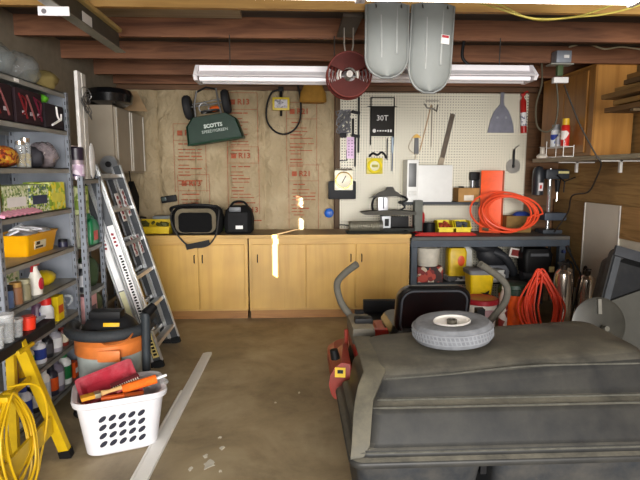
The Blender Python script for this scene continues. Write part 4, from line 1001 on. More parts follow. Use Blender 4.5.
# ================================================================== THE RIDING MOWER (rear collector towards us)
def dusty(h, dust, lo=.25, hi=.95, amt=.75, rough=.42):
    m, nt, N, L, P = nodes('dusty_plastic'); P.inputs['Specular IOR Level'].default_value = .35
    v = coords(N, L)
    g = N.new('ShaderNodeTexNoise'); g.inputs['Scale'].default_value = 5; g.inputs['Detail'].default_value = 9; g.inputs['Roughness'].default_value = .7
    L.new(v, g.inputs['Vector'])
    ge = N.new('ShaderNodeNewGeometry'); sx = N.new('ShaderNodeSeparateXYZ'); L.new(ge.outputs['True Normal'], sx.inputs[0])
    mr = N.new('ShaderNodeMapRange'); mr.inputs['From Min'].default_value = lo; mr.inputs['From Max'].default_value = hi; mr.inputs['To Min'].default_value = .2; mr.inputs['To Max'].default_value = 1
    L.new(sx.outputs['Z'], mr.inputs['Value'])
    r = ramp(N, [(.32, (.2, .2, .2, 1)), (.68, (1, 1, 1, 1))]); L.new(g.outputs['Fac'], r.inputs['Fac'])
    mu = N.new('ShaderNodeMath'); mu.operation = 'MULTIPLY'; L.new(mr.outputs[0], mu.inputs[0]); L.new(r.outputs['Color'], mu.inputs[1])
    m2 = N.new('ShaderNodeMath'); m2.operation = 'MULTIPLY'; m2.inputs[1].default_value = amt; L.new(mu.outputs[0], m2.inputs[0])
    mx = N.new('ShaderNodeMixRGB'); mx.inputs['Color1'].default_value = lin(h); mx.inputs['Color2'].default_value = lin(dust)
    L.new(m2.outputs[0], mx.inputs['Fac']); L.new(mx.outputs['Color'], P.inputs['Base Color'])
    rr = N.new('ShaderNodeMapRange'); rr.inputs['To Min'].default_value = rough; rr.inputs['To Max'].default_value = .9; L.new(m2.outputs[0], rr.inputs['Value']); L.new(rr.outputs[0], P.inputs['Roughness'])
    return m
DUSTY = dusty('#1c1e21', '#777264', lo=.62, hi=.99, amt=.85)
mow = thing('riding_mower', 'dusty dark grey riding mower with rear collector lid, right foreground', 'lawn mower', (.95, 2.7, 0))
OX, OY = .95, 2.7
def mb(): return MB()
SH = Matrix.Translation((-OX, -OY, 0))
# collector lid: moulded shell
rows = [(.425, .205, 1.78, 1.835, 2.56, .05), (.442, .20, 1.785, 1.83, 2.56, .055), (.452, .205, 1.78, 1.835, 2.56, .055), (.458, .222, 1.765, 1.858, 2.56, .05), (.468, .232, 1.755, 1.864, 2.56, .05),
        (.480, .236, 1.75, 1.868, 2.56, .045), (.487, .262, 1.74, 1.876, 2.56, .05), (.50, .272, 1.73, 1.885, 2.56, .05), (.595, .285, 1.725, 1.93, 2.56, .06), (.612, .292, 1.72, 1.944, 2.56, .06), (.622, .302, 1.71, 1.968, 2.56, .06),
        (.627, .310, 1.70, 1.99, 2.56, .055), (.635, .316, 1.66, 2.0, 2.56, .055), (.650, .326, 1.60, 2.012, 2.56, .055), (.69, .334, 1.54, 2.045, 2.56, .06), (.704, .344, 1.52, 2.06, 2.56, .07), (.716, .362, 1.52, 2.09, 2.56, .08), (.722, .39, 1.51, 2.13, 2.55, .07), (.724, .5, 1.4, 2.25, 2.48, .05)]
b = MB().rloft(rows, True, True, 6)
for v in b.b.verts:
    if v.co.z > .637:
        s = max(0, min(1, (v.co.x - .35) / .75)); s = s * s * (3 - 2 * s)
        v.co.z += .06 * s * min(1, (v.co.z - .637) / .075)
lid = b.xform(SH).build('collector_lid', DUSTY, mow, ang=.9)
DF = dusty('#2a2b2a', '#7a7360', -.8, .8, .9)
b = MB().loft([[(x0, y, z - .012), (x1, y, z - .012), (x1, y, z), (x0 + .01, y, z + .002), (x0, y, z - .004)] for x0, x1, y, z in ((.208, .26, 1.862, .462), (.214, .285, 1.882, .50), (.226, .30, 1.935, .60), (.236, .31, 1.975, .637), (.255, .345, 2.03, .68), (.285, .38, 2.09, .716), (.29, .38, 2.3, .718), (.29, .38, 2.55, .716))])
b.xform(SH).build('dusty_side_flange', DF, lid)
RIDGE_HI = C('#585750', .35, .1, .25, 30)  # lighter grey for the raised lid ridges, painting in their edge highlights
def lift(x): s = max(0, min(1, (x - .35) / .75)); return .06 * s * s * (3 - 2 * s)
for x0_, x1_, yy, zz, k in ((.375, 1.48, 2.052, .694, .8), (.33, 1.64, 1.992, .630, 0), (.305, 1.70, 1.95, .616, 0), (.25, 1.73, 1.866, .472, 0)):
    MB().tube([(x0_ + (x1_ - x0_) * q / 24, yy, zz + k * lift(x0_ + (x1_ - x0_) * q / 24)) for q in range(25)], [.002] + [.004] * 23 + [.002], 6).xform(SH).build('ridge_highlight', RIDGE_HI, lid)
# collector bins beneath
MB().rloft([(.06, .27, .72, 1.98, 2.50, .05), (.42, .235, .755, 1.90, 2.54, .05)]).xform(SH).build('collector_bin', C('#2d3034', .5, 0, .15, 8, 0, '#6d675c', .4), mow)
MB().rloft([(.06, .82, 1.70, 1.98, 2.50, .05), (.42, .80, 1.75, 1.90, 2.54, .05)]).xform(SH).build('collector_bin', C('#2d3034', .5, 0, .15, 8, 0, '#6d675c', .4), mow)
MB().bb(.765, .79, 1.98, 2.66, .30, .42).xform(SH).build('centre_frame', BLACK, mow)
# chassis
MR = C('#a32419', .45, 0, .15, 10, 0, '#6f5a46', .5)
MB().bb(.55, 1.30, 2.60, 3.60, .28, .50, bev=.03).bb(.33, .46, 2.72, 3.25, .50, .60, bev=.02).xform(SH).build('chassis', MR, mow)
MB().bb(.31, .44, 2.74, 3.06, .60, .70, bev=.03).xform(SH).build('fender', dusty('#3a3b3a', '#938871', -.4, .8, .9), mow)
MB().box((.385, 2.86, .713), (.10, .07, .03), bev=.008).xform(SH).build('black_latch', BLACK, mow)
for x in (.43, 1.42):
    w = MB().lathe([(.10, -.11), (.20, -.11), (.245, -.09), (.26, -.04), (.26, .04), (.245, .09), (.20, .11), (.10, .11)], (x, 3.02, .26), 32, (0, PI / 2, 0)).xform(SH).build('rear_wheel', RUBBER, mow)
    MB().lathe([(0, -.08), (.11, -.08), (.11, .08), (0, .08)], (x, 3.02, .26), 20, (0, PI / 2, 0)).xform(SH).build('wheel_hub', C('#9a9488', .5), w)
for x in (.62, 1.20):
    w = MB().lathe([(.05, -.05), (.10, -.05), (.125, -.02), (.125, .02), (.10, .05), (.05, .05)], (x, 4.32, .125), 24, (0, PI / 2, 0)).xform(SH).build('front_caster', RUBBER, mow)
    MB().lathe([(0, -.045), (.055, -.045), (.055, .045), (0, .045)], (x, 4.32, .125), 16, (0, PI / 2, 0)).xform(SH).build('wheel_hub', WHITE, w)
    MB().bar((x - .075, 4.32, .125), (x - .075, 4.32, .30), .05, .012).bar((x + .075, 4.32, .125), (x + .075, 4.32, .30), .05, .012).box((x, 4.32, .30), (.17, .06, .02)).xform(SH).build('caster_fork', MR, w)
MB().bb(.52, 1.30, 3.60, 4.22, .30, .40, bev=.02).bb(.56, 1.26, 4.14, 4.2, .38, .50, bev=.01).xform(SH).build('foot_platform', BLACK, mow)
# cutting deck and discharge cover
MB().rloft([(.07, .25, 1.6, 3.30, 4.15, .18), (.16, .25, 1.6, 3.30, 4.15, .18), (.20, .30, 1.55, 3.35, 4.10, .15)]).xform(SH).build('cutting_deck', MR, mow)
cv = MB().loft([[(x, y, z) for x, y in ((.155, 2.60), (.30, 2.56), (.31, 2.94), (.19, 2.92))] if z < .1 else [(x, y, z) for x, y in ((.155 + k, 2.62), (.285, 2.60), (.30, 2.94), (.19 + k, 2.92))] for z, k in ((.35, .05), (.38, .03), (.43, .018), (.48, .025), (.525, .05), (.55, .085))]).xform(SH).build('discharge_cover', C('#93261a', .45, 0, .2, 10, 0, '#5d4030', .5), mow)
MB().box((.232, 2.602, .505), (.055, .006, .05), (R(-12), 0, R(-8))).xform(SH).build('warning_label', C('#e6c02a', .5), cv)
MB().box((.232, 2.597, .51), (.03, .003, .018), (R(-12), 0, R(-8))).xform(SH).build('warning_print', BLACK, cv)
MB().cyl((.215, 2.70, .545), (.205, 2.70, .595), .026, .022, 14).xform(SH).build('black_cap', BLACK, cv)
MB().tube([(.30, 2.98, .62), (.30, 2.98, .5), (.30, 2.66, .46)], .012, 6).xform(SH).build('frame_tube', MR, mow)
# seat
S = C('#0c0c0d', .3, 0, .1)
b = MB()
def srow(y, z, w, d): return [(x + .755, yy + y, z) for x, yy in rrect(-w, w, -d, d, min(w, d) * .85, 6)]
def sring(k, off, inset):
    w, h = .215 - inset, .16 - inset
    return [(.80 + x, 2.86 + off + .08 * ((z + .16) / .32) * -1 + .08, .74 + z) for x, z in rrect(-w, w, -h, h, .085 - inset * .5, 8)]
b.loft([sring(0, .0, .03), sring(0, -.012, .012), sring(0, .01, 0), sring(0, .06, 0), sring(0, .09, .015), sring(0, .1, .04)])
sb = b.xform(SH).build('seat_back', S, mow)
MB().tube([(.80 + x, 2.86 - .08 * ((z + .15) / .32) + .07, .74 + z) for x, z in rrect(-.19, .19, -.135, .135, .07, 8)], .006, 6, True).xform(SH).build('piping', C('#3a3c40', .3), sb)
MB().rloft([(.56, .57, 1.02, 2.90, 3.36, .08), (.60, .56, 1.03, 2.89, 3.37, .09), (.64, .58, 1.01, 2.91, 3.35, .09)]).xform(SH).build('seat_cushion', S, mow)
MB().bb(.60, .92, 2.92, 3.3, .50, .56).xform(SH).build('seat_base', BLACK, mow)
# levers
LV = C('#56534b', .75, 0, .12, 30)
def lever(pts): 
    P_ = [Vector(p) for p in pts]
    MB().tube(spline(P_, 6), .021, 12).xform(SH).build('control_lever', LV, mow)
lever([at(355, 326, 3.05), at(351, 317, 3.05), at(341, 302, 3.05), at(337, 285, 3.03), at(343, 275, 3.0), at(357, 264, 2.95)])
lever([at(484, 328, 3.05), at(494, 316, 3.05), at(505, 302, 3.05), at(507, 288, 3.03), at(499, 277, 3.0), at(480, 264, 2.95)])
MB().box((.385, 3.05, .655), (.05, .05, .12)).xform(SH).build('lever_bracket', BLACK, mow)
MB().box((1.13, 3.05, .62), (.05, .05, .2)).xform(SH).build('lever_bracket', BLACK, mow)
MB().bb(.38, 1.2, 3.03, 3.07, .56, .60).xform(SH).build('lever_crossbar', MR, mow)

# spare wheel on the lid
t = thing('spare_wheel', 'small grey tyre with white hub lying on the mower lid', 'wheel', (.748, 2.36, .758), (R(0), R(-4), 0))
MB().lathe([(.075, .012), (.14, .0), (.175, .008), (.186, .025), (.188, .05), (.184, .075), (.17, .092), (.135, .10), (.095, .092), (.082, .08), (.075, .05)], seg=48).build('tyre', C('#707276', .9, 0, .15, 30), t)
b = MB()
for z in (.030, .050, .070): b.torus((0, 0, z), .1865, .004, (0, 0, 0), 48, 6)
for k in range(60):
    a = 2 * PI * k / 60; b.box((.186 * math.cos(a), .186 * math.sin(a), .05), (.006, .006, .045), (.3, 0, a))
b.build('tread', C('#808286', .9), t)
MB().lathe([(0, .075), (.03, .078), (.045, .085), (.075, .088), (.084, .096), (.088, .09), (.08, .06), (0, .06)], seg=36).build('hub', C('#f0ede8', .4, 0, .04), t)
MB().lathe([(.024, .078), (.024, .097), (.016, .097), (.016, .085), (0, .085)], seg=16).build('axle_bore', C('#6c685f', .4, .6), t)

# ================================================================== RIGHT SIDE
t = thing('wall_cupboard', 'honey wooden wall cupboard high on the right wall', 'cabinet', (2.70, 4.67, 1.70))
OAK = wood('#a06e30', '#855723', 'Z', .4, .5); OAKL = wood('#b9823c', '#a06c2c', 'Z', .45, .4)
MB().bb(.021, .375, 0, .98, 0, .80).build('body', OAKL, t)
MB().bb(0, .02, .0, .98, 0, .80).build('face_frame', OAK, t)
for y0, y1 in ((.10, .50), (.51, .95)): MB().bb(-.016, -.001, y0, y1, .03, .77, bev=.003, seg=1).build('door', OAK, t)
MB().bb(.0, .385, -.012, 1.0, .801, .815).build('top_board', OAKL, t)
t = thing('long_shelf', 'long pale weathered shelf along the right wall under the cupboard', 'shelf', (0, 0, 0))
MB().bb(2.66, 3.08, 3.2, 5.75, 1.655, 1.695, bev=.003, seg=1).build('board', wood('#a59b85', '#877b62', 'Y', .7), t)
for y in (5.28, 4.55):
    MB().bb(2.90, 2.925, y - .012, y + .012, 1.545, 1.654).bb(2.72, 3.098, y - .012, y + .012, 1.642, 1.654).build('bracket', C('#c9c6c0', .5), t)
spraycan('white and blue spray can on wire rack before honey cupboard', (2.62, 5.18, 1.80), .045, .22, '#dfe2e6', '#8d9094', speckle(['#e0e4ea', '#2b3f98', '#e0e4ea'], 12))
spraycan('red and white spray can with yellow cap before honey cupboard', (2.615, 4.98, 1.80), .04, .26, '#c8261e', '#e2b52a', speckle(['#c8261e', '#e6dcd6', '#c8261e'], 14))
bottle('small white bottle between the two spray cans', (2.61, 5.075, 1.80), .028, .13, '#e8e8ea', '#e8e8ea', .5, '#cfd3e0')
t = thing('wire_rack', 'white wire rack holding spray cans before the honey cupboard', 'rack', (2.62, 5.08, 1.697))
b = MB()
for z in (.095, .002):
    b.tube([(-.05, -.17, z), (-.05, .17, z), (.05, .17, z), (.05, -.17, z)], .004, 6, True)
for y in (-.17, .17):
    for x in (-.05, .05): b.tube([(x, y, 0.0), (x, y, .16 if x < 0 else .11)], .004, 6)
for y in (-.12, -.07, -.02, .03, .08, .13): b.tube([(-.05, y, .095), (.05, y, .095)], .003, 6)
b.build('wires', C('#d8d6d0', .4), t)
t = thing('ceramic_insulator', 'small white stacked porcelain holder on the shelf end', 'lamp holder', (2.66, 5.52, 1.696))
MB().lathe([(0, 0), (.055, 0), (.06, .025), (.04, .045), (.025, .05), (.025, .11), (.035, .12), (0, .125)], seg=18).build('body', C('#d8cfc0', .4), t)
# lumber stored on brackets
PINE = [('#6d4e28', '#573a1a'), ('#8d6a38', '#74521f'), ('#7d5c30', '#624419'), ('#94713f', '#7a5a2a'), ('#5f4526', '#4a3318'), ('#86602e', '#6d4a1e')]
k = 0
for (x0, x1, z0, yf, lb) in [(2.44, 2.66, 2.005, 4.02, 'wide lowest board in the lumber stack on the right'), (2.48, 2.68, 2.04, 3.98, 'second board from the bottom in the right lumber stack'), (2.43, 2.60, 2.075, 4.06, 'third board up, sticking out left in the lumber stack'), (2.50, 2.70, 2.105, 4.0, 'fourth board up in the right lumber stack'), (2.54, 2.72, 2.14, 3.96, 'fifth board up in the right lumber stack'), (2.60, 2.76, 2.175, 4.02, 'topmost narrow board of the right lumber stack')]:
    tag(MB().bb(x0 - .03, x1, 2.3, yf, 2.005 + (z0 - 2.005) * 1.5, 2.005 + (z0 - 2.005) * 1.5 + .036, bev=.002, seg=1).build('lumber_board', wood(*PINE[k], 'Y', .65)), lb, 'board', 'boards stacked on the right'); k += 1
t = thing('lumber_bracket', 'steel arms carrying the lumber stack on the right wall', 'bracket', (0, 0, 0))
for y in (3.7, 2.6): MB().bb(2.42, XR - .001, y - .02, y + .02, 1.985, 2.004).bb(XR - .03, XR - .001, y - .02, y + .02, 1.75, 2.004).build('arm', C('#5a4a34', .6), t)
tag(MB().bb(2.60, 2.82, 3.52, 3.67, 1.925, 1.984).build('white_end_board', [C('#c9ccd2', .5)]), 'pale block hung under the lumber stack at frame edge', 'block')
# chrome tanks by the wall
for k, (x, y, h, lb) in enumerate([(2.60, 4.82, .62, 'shiny steel tank extinguisher, leftmost of the three by the wall'), (2.72, 5.02, .60, 'shiny steel tank extinguisher, middle and farthest of the three'), (2.81, 4.78, .57, 'shiny steel tank extinguisher, rightmost, nearest the grey tub')]):
    t = thing('steel_tank', lb, 'tank', (x, y, 0), (0, 0, R(40 * k)), group='shiny steel tanks by the right wall')
    MB().lathe([(0, 0), (.085, 0), (.089, .02), (.089, h - .09), (.08, h - .04), (.05, h - .01), (.03, h), (0, h)], seg=28).build('tank_body', CHROME, t)
    MB().lathe([(.03, h - .005), (.032, h + .04), (0, h + .04)], seg=14).build('valve', C('#4c443c', .35, .7), t)
    MB().tube(spline([(.0, 0, h + .03), (.05, 0, h + .07), (.09, 0, h + .02), (.098, 0, h - .1), (.095, 0, .2)]), .010, 8).build('hose', BLACK, t)
    MB().bar((-.07, 0, h + .06), (.05, 0, h + .05), .022, .01).bar((-.05, 0, h + .035), (.05, 0, h + .03), .022, .01).build('lever', C('#2a2622', .4), t)
    if k == 1: MB().lathe([(.0895, h * .55), (.0895, h * .75)], seg=28).build('paper_label', C('#c9b2a8', .5), t)
t = thing('pump_handle', 'thin black stick leaning up between the steel tanks', 'stick', (0, 0, 0))
MB().tube([at(581, 275, 4.7), at(568, 249, 4.7)], .010, 8).tube([at(569.5, 252, 4.7), at(567, 246, 4.7)], .018, 8).tube([at(581, 275, 4.7), (2.70, 4.84, .0)], .008, 6).build('rod', BLACK, t)

# grey tub cart standing tilted, disc lid in front
t = thing('utility_tub', 'large grey plastic cart tub standing tilted at the right edge', 'tub', (2.50, 3.72, -.0), (R(-8), R(16), 0))
GP1 = C('#1e1f22', .5, 0, .12, 6, 0, '#4a4740', .4)
def tub(z0, z1, x0, x1, y, r): return [(x, y, z) for x, z in rrect(x0, x1, z0, z1, r, 5)]
b = MB().loft([tub(.14, .86, -.31, .31, .10, .06), tub(.10, .90, -.31, .30, .0, .06), tub(.095, .93, -.335, .33, .0, .06), tub(.095, .93, -.335, .33, -.05, .06), tub(.135, .87, -.265, .29, -.05, .05), tub(.135, .87, -.265, .29, .0, .05), tub(.15, .85, -.26, .28, .09, .05)])
b.build('tub_shell', GP1, t)
MB().bb(-.335, .33, -.075, -.045, .865, .945, bev=.012).build('top_rim', C('#35373b', .5), t)
MB().bar((-.30, -.06, .16), (-.30, -.06, .86), .05, .02, (0, 1, 0)).build('side_rib', C('#404347', .5), t)
MB().prism([(-.2, .20), (.24, .20), (.24, .66), (.1, .72), (-.2, .52)], .05, .075).build('inner_panel', C('#474641', .55, 0, .1, 6), t)
tag(MB().rloft([(0, 1.94, 2.20, 3.18, 3.42, .05), (.335, 1.92, 2.22, 3.16, 3.44, .05)]).build('grey_tote', C('#45484c', .6)), 'dark grey tote standing behind the mower lid at right', 'tote')
t = thing('metal_disc', 'dull round metal lid with knob standing behind the mower', 'lid', (2.06, 3.30, .336), (R(-10), 0, 0))
MB().lathe([(0, -.03), (.05, -.032), (.06, -.02), (.15, -.014), (.167, 0), (.186, -.006), (.188, .006), (.167, .012), (0, .01)], (0, 0, .184), 44, (PI / 2, 0, 0)).build('disc', C('#363530', .4, .3, .25, 8), t)
MB().cyl((.02, -.03, .165), (.02, -.07, .165), .018, seg=12).build('knob', C('#6b6a62', .4, .6), t)
MB().bb(-.012, .012, -.03, -.012, .26, .36).build('handle_strap', C('#77756e', .4, .5), t)

# ================================================================== UNDER THE BENCH
UZ = .353
t = thing('clear_bucket', 'white bucket lined with clear bag on the bench lower shelf', 'bucket', (1.47, 5.62, UZ + .17))
MB().lathe([(0, 0), (.11, 0), (.135, .19), (.142, .19), (.142, .20), (.125, .20), (.12, .12), (0, .10)], seg=26).build('bucket_body', C('#cfc9bb', .5), t)
MB().ball((0, 0, .18), (.12, .12, .06), 16, lump=.12).build('clear_bag', glassy('#b8b2a2', .55), t)
carton('red and black printed box under the white lined bucket', (1.47, 5.60, UZ), (.28, .22, .168), speckle(['#7a1f1c', '#241c1c', '#c8b8a0', '#3a1a18', '#b04030'], 22), lab=BLACK)
t = thing('yellow_jug', 'yellow jug with orange label beneath the bench, left of pair', 'jug', (1.80, 5.66, UZ + .05))
MB().rloft([(0, -.10, .10, -.08, .08, .03), (.26, -.105, .105, -.085, .085, .03), (.31, -.09, .09, -.07, .07, .03)]).mi(1).build('jug_body', [C('#d9b512', .4)], t)
MB().tube(spline([(-.09, -.02, .30), (-.02, -.02, .345), (.06, -.02, .355), (.1, -.02, .33)]), .012, 8).build('handle', C('#2a2a2a'), t)
MB().ball((.035, -.086, .17), (.04, .004, .06), 16).build('label', C('#d8501c', .4), t)
tag(MB().bb(1.68, 1.92, 5.54, 5.78, UZ, UZ + .049, bev=.004).build('grey_carton', speckle(['#b0b0b0', '#3a3a3e', '#d8d8d8'], 14)), 'grey patterned flat carton under the yellow jug', 'box')
t = thing('yellow_pail', 'square yellow pail with grey lid and black mark under bench', 'pail', (2.00, 5.42, UZ - .0))
t.location = (1.89, 5.16, .0)
MB().rloft([(0, -.10, .10, -.09, .09, .03), (.30, -.125, .125, -.11, .11, .03)]).xform(Matrix.Translation((0, 0, .22))).build('pail_body', C('#e3c00e', .4), t)
MB().rloft([(.50, -.135, .135, -.12, .12, .03), (.54, -.137, .137, -.122, .122, .03), (.55, -.12, .12, -.105, .105, .03)]).xform(Matrix.Translation((0, 0, .02))).build('lid', C('#77797c', .5), t)
MB().prism([(.0, .30), (.05, .29), (.09, .31), (.06, .33), (.07, .36), (.03, .335), (-.02, .34), (.02, .32)], -.126, -.108).build('printed_mark', BLACK, t)
MB().rloft([(0, -.09, .09, -.09, .09, .03), (.219, -.11, .11, -.10, .10, .03)]).build('lower_pail', C('#d5d0c4', .5), t)
tag(MB().bb(1.93, 2.04, 5.82, 5.92, UZ, UZ + .40, bev=.006).build('white_carton', C('#c8c8c2', .6)), 'tall white carton standing behind the yellow pail', 'box')
t = thing('leaf_blower', 'dark grey bulky leaf blower lying under the bench top', 'leaf blower', (2.24, 5.74, UZ))
MB().ball((0, 0, .24), (.19, .10, .13), 20, (0, R(25), 0)).ball((-.10, -.0, .34), (.16, .09, .07), 18, (0, R(18), 0)).build('body', C('#25262a', .5), t)
MB().tube(spline([(.0, -.06, .3), (.12, -.1, .24), (.22, -.08, .10), (.24, -.05, .05)]), .045, 12).build('tube', C('#303236', .5), t)
MB().box((.22, -.115, .30), (.13, .02, .10), (0, R(10), 0)).build('label', C('#d8d0c8'), t)
MB().box((.22, -.127, .30), (.09, .006, .07), (0, R(10), 0)).build('label_print', C('#7a2b28'), t)
MB().bb(-.15, .18, -.08, .08, .0, .15, bev=.02).build('base_block', C('#6d7076', .5), t)
t = thing('white_box_pile', 'crumpled white and grey carton beside the yellow pail', 'box', (2.17, 5.50, UZ))
MB().box((0, 0, .07), (.22, .14, .135), (0, 0, R(12)), bev=.008).build('box_body', speckle(['#d0d0cc', '#bdbdb8', '#8c8c8a', '#34343a'], 12), t)
t = thing('red_lid_bucket', 'white bucket with a red lid standing behind the mower seat', 'bucket', (1.79, 4.80, 0))
MB().lathe([(0, 0), (.13, 0), (.148, .33), (0, .33)], seg=30).build('bucket_body', C('#d3cdc3', .5), t)
MB().lathe([(.152, .30), (.16, .305), (.16, .345), (.145, .352), (.13, .345), (0, .345)], seg=30).build('lid', C('#a01f2a', .4), t)
MB().bb(-.06, .07, -.147, -.141, .12, .26).build('label', C('#a8868a', .5), t)
bottle('tall white and red bottle with white cap before orange bucket', (1.975, 4.72, 0), .04, .50, '#b9a69c', '#e6e2da', .5, speckle(['#d8ccc4', '#8a2a24', '#e6dcd6'], 20), capz=.93)
t = thing('orange_bucket', 'orange bucket with dark green lid under the bench front', 'bucket', (2.20, 5.0, 0))
MB().lathe([(0, 0), (.135, 0), (.152, .37), (0, .37)], seg=30).build('bucket_body', C('#ee5a12', .45), t)
MB().lathe([(.155, .345), (.162, .35), (.162, .40), (.15, .405), (.14, .44), (.12, .45), (0, .45)], seg=30).build('lid', C('#1d3a2a', .45), t)
t = thing('air_compressor', 'black compressor with yellow tag on the bench lower shelf', 'compressor', (2.66, 5.57, UZ))
MB().rloft([(.10, -.15, .15, -.10, .10, .04), (.30, -.17, .17, -.11, .11, .05), (.36, -.14, .14, -.09, .09, .05)]).build('body', BLACK, t)
MB().box((0, -.115, .30), (.2, .012, .03)).build('badge', C('#5a5c60'), t)
MB().tube(spline([(-.15, -.02, .30), (-.14, -.02, .41), (.0, -.02, .43), (.14, -.02, .41), (.15, -.02, .30)]), .018, 8).build('carry_handle', BLACK, t)
MB().cyl((-.14, 0, .06), (.14, 0, .06), .058, seg=18).build('air_tank', C('#4a4a4e', .4, .3), t)
MB().box((.14, -.12, .14), (.05, .02, .06)).build('yellow_tag', C('#cdbb80'), t)
t = thing('orange_extension_lead', 'tangerine extension cord in loops leaning on the orange bucket', 'cord', (2.36, 4.66, 0))
b = MB()
for k in range(11):
    w = random.uniform(.10, .21); h = random.uniform(.52, .62); cx = random.uniform(-.06, .06); tip = random.uniform(-.05, .02)
    pts = [(cx + w * math.cos(a) * (1 - .55 * max(0, math.sin(a))) + (tip - cx) * max(0, math.sin(a)) ** 2, .10 * ((math.sin(a) + 1) / 2) + .012 * (k % 5) - .02, .012 + h / 2 * (1 + math.sin(a))) for a in [2 * PI * q / 20 for q in range(20)]]
    b.tube(spline(pts, 2, True), .0095, 6, True)
b.build('cord_loops', C('#ee4a2c', .45, 0, .06), t)

# ================================================================== OVERHEAD
def strip_light(label, x0, x1, y, z, lit, group):
    t = thing('strip_light', label, 'ceiling light', ((x0 + x1) / 2, y, z), group=group)
    w = (x1 - x0) / 2
    b = MB().prism([(-.02, .085), (.02, .085), (.035, .045), (.13, .0), (.126, -.004), (.03, .036), (-.03, .036), (-.126, -.004), (-.13, .0), (-.035, .045)], -w, w, 'yz')
    b.build('reflector', C('#e6e2e6', .4, 0, .02), t)
    for sx in (-1, 1): MB().prism([(-.03, .085), (.03, .085), (.13, 0), (.10, -.03), (-.10, -.03), (-.13, 0)], sx * w - .012, sx * w + .012, 'yz').build('end_plate', C('#d8d4d8', .4, 0, .03), t)
    for yy in (-.055, .055):
        MB().cyl((-w + .02, yy, -.012), (w - .02, yy, -.012), .019, seg=14).build('tube', glow('#fff4e2', lit) if lit else C('#e9e6ea', .3, 0, .02), t)
    for sx in (-.62, .62):
        MB().tube([(sx * w, 0, .08), (sx * w, 0, ZJ - z + .0)], .004, 6).build('hanger_wire', C('#34302c', .5), t)
    return t
strip_light('unlit white twin-tube strip light hung below the joists, left half', -.675, .51, 3.80, 2.205, 0, 'unlit strip lights')
strip_light('unlit white twin-tube strip light hung below the joists, right half', .53, 1.70, 3.80, 2.225, 0, 'unlit strip lights')
strip_light('glowing strip light overhead at the photo top, left half', -.95, .30, 2.45, 2.366, LIT, 'lit strip lights')
strip_light('glowing strip light overhead at the photo top, right half', .32, 1.62, 2.45, 2.366, LIT, 'lit strip lights')
# two grey chutes hanging from the bright joist
def chute(name, label, pxc, w, ytop, ybot, Y_, tilt=0, mark=False):
    top = at(pxc, ytop, Y_); zl = top.z - at(pxc, ybot, Y_).z
    t = thing(name, label, 'chute', (top.x, Y_, ZJ + .02 - .0), (0, tilt, 0))
    hz = top.z - (ZJ + .02); L_ = zl - hz + .0
    rows = []
    def sec(wk, z, d, bulge): 
        return [(x * wk, -bulge * (1 - (x / (w / 2)) ** 2) * wk - d, z) for x in [w / 2 * q / 6 for q in range(-6, 7)]]
    def gridfn(u, v, off):
        z = .0 - v * L_
        e = max(0, (v - .72) / .28); wk = math.sqrt(max(.0, 1 - (e * .97) ** 2)) if e > 0 else 1
        x = (u * 2 - 1); 
        return (x * w / 2 * wk, -.05 * (1 - x * x) * (1 - .35 * e) - off, z)
    MB().grid(gridfn, 14, 26, .006).build('chute_shell', C('#7b7f7e', .6, 0, .08, 5), t, ang=1.2)
    MB().tube([gridfn(0, v / 24, -.004) for v in range(25)] + [gridfn(1, 1 - v / 24, -.004) for v in range(25)], .010, 6).build('rolled_rim', C('#7d807f', .6), t)
    MB().tube([(-w * .18, -.042, -.02), (-w * .16, -.052, -L_ * .6), (-w * .15, -.045, -L_ * .75)], .006, 6).tube([(w * .2, -.042, -.02), (w * .2, -.052, -L_ * .7)], .006, 6).build('moulded_rib', C('#969998', .6), t)
    if mark:
        MB().box((w * .28, -.046, -.20), (.055, .006, .05), (R(0), 0, R(20))).build('white_sticker', WHITE, t)
        MB().box((w * .28, -.050, -.185), (.045, .004, .014), (R(0), 0, R(20))).build('sticker_print', C('#a83a44'), t)
    for sx in (-.3, .3): MB().tube([(sx * w, -.05, -.03), (sx * w, -.0, .04)], .004, 6).build('hanging_wire', C('#4a4642'), t)
    return t
chute('plastic_chute', 'grey rounded plastic chute hanging from bright joist, left and shorter', 387.5, .245, 9, 77, 3.16)
chute('plastic_chute', 'grey rounded plastic chute with white sticker, right and longer', 433.5, .245, 9, 92, 3.16, R(2), True)
# cord reel
t = thing('cord_reel', 'dark red round cord reel hanging before the strip light', 'reel', at(348.5, 76, 3.58))
b = MB()
for yy in (-.05, .05): b.lathe([(.03, yy - .004), (.14, yy - .004), (.142, yy), (.158, yy + .004), (.03, yy + .004)], seg=40, rot=(PI / 2, 0, 0))
b2 = MB()
for yy in (-.06, .06):
    for (a0, a1) in ((R(25), R(155)), (R(205), R(335))):
        P_ = [(r_ * math.cos(a0 + (a1 - a0) * k / 14), yy, r_ * math.sin(a0 + (a1 - a0) * k / 14)) for r_ in (.142,) for k in range(15)] + [(.045 * math.cos(a1 - (a1 - a0) * k / 14), yy, .045 * math.sin(a1 - (a1 - a0) * k / 14)) for k in range(15)]
        b2.prism([(p[0], p[2]) for p in P_], yy - .003, yy + .003)
b.b.free(); b2.build('disc_plate', C('#42100a', .7, 0, .15), t)
b = MB()
for yy in (-.06, .06):
    b.torus((0, yy, 0), .145, .006, (PI / 2, 0, 0), 40, 6)
    for r_ in (.07, .095, .12): b.tube([(r_ * math.cos(a), yy, r_ * math.sin(a)) for a in [R(q) for q in range(-26, 27, 6)]], .004, 5).tube([(-r_ * math.cos(a), yy, r_ * math.sin(a)) for a in [R(q) for q in range(-26, 27, 6)]], .004, 5)
b.build('rim_wires', C('#5c2018', .6), t)
MB().cyl((0, -.08, 0), (0, .08, 0), .022, seg=20).build('hub', C('#a8a29c', .4), t)
b = MB()
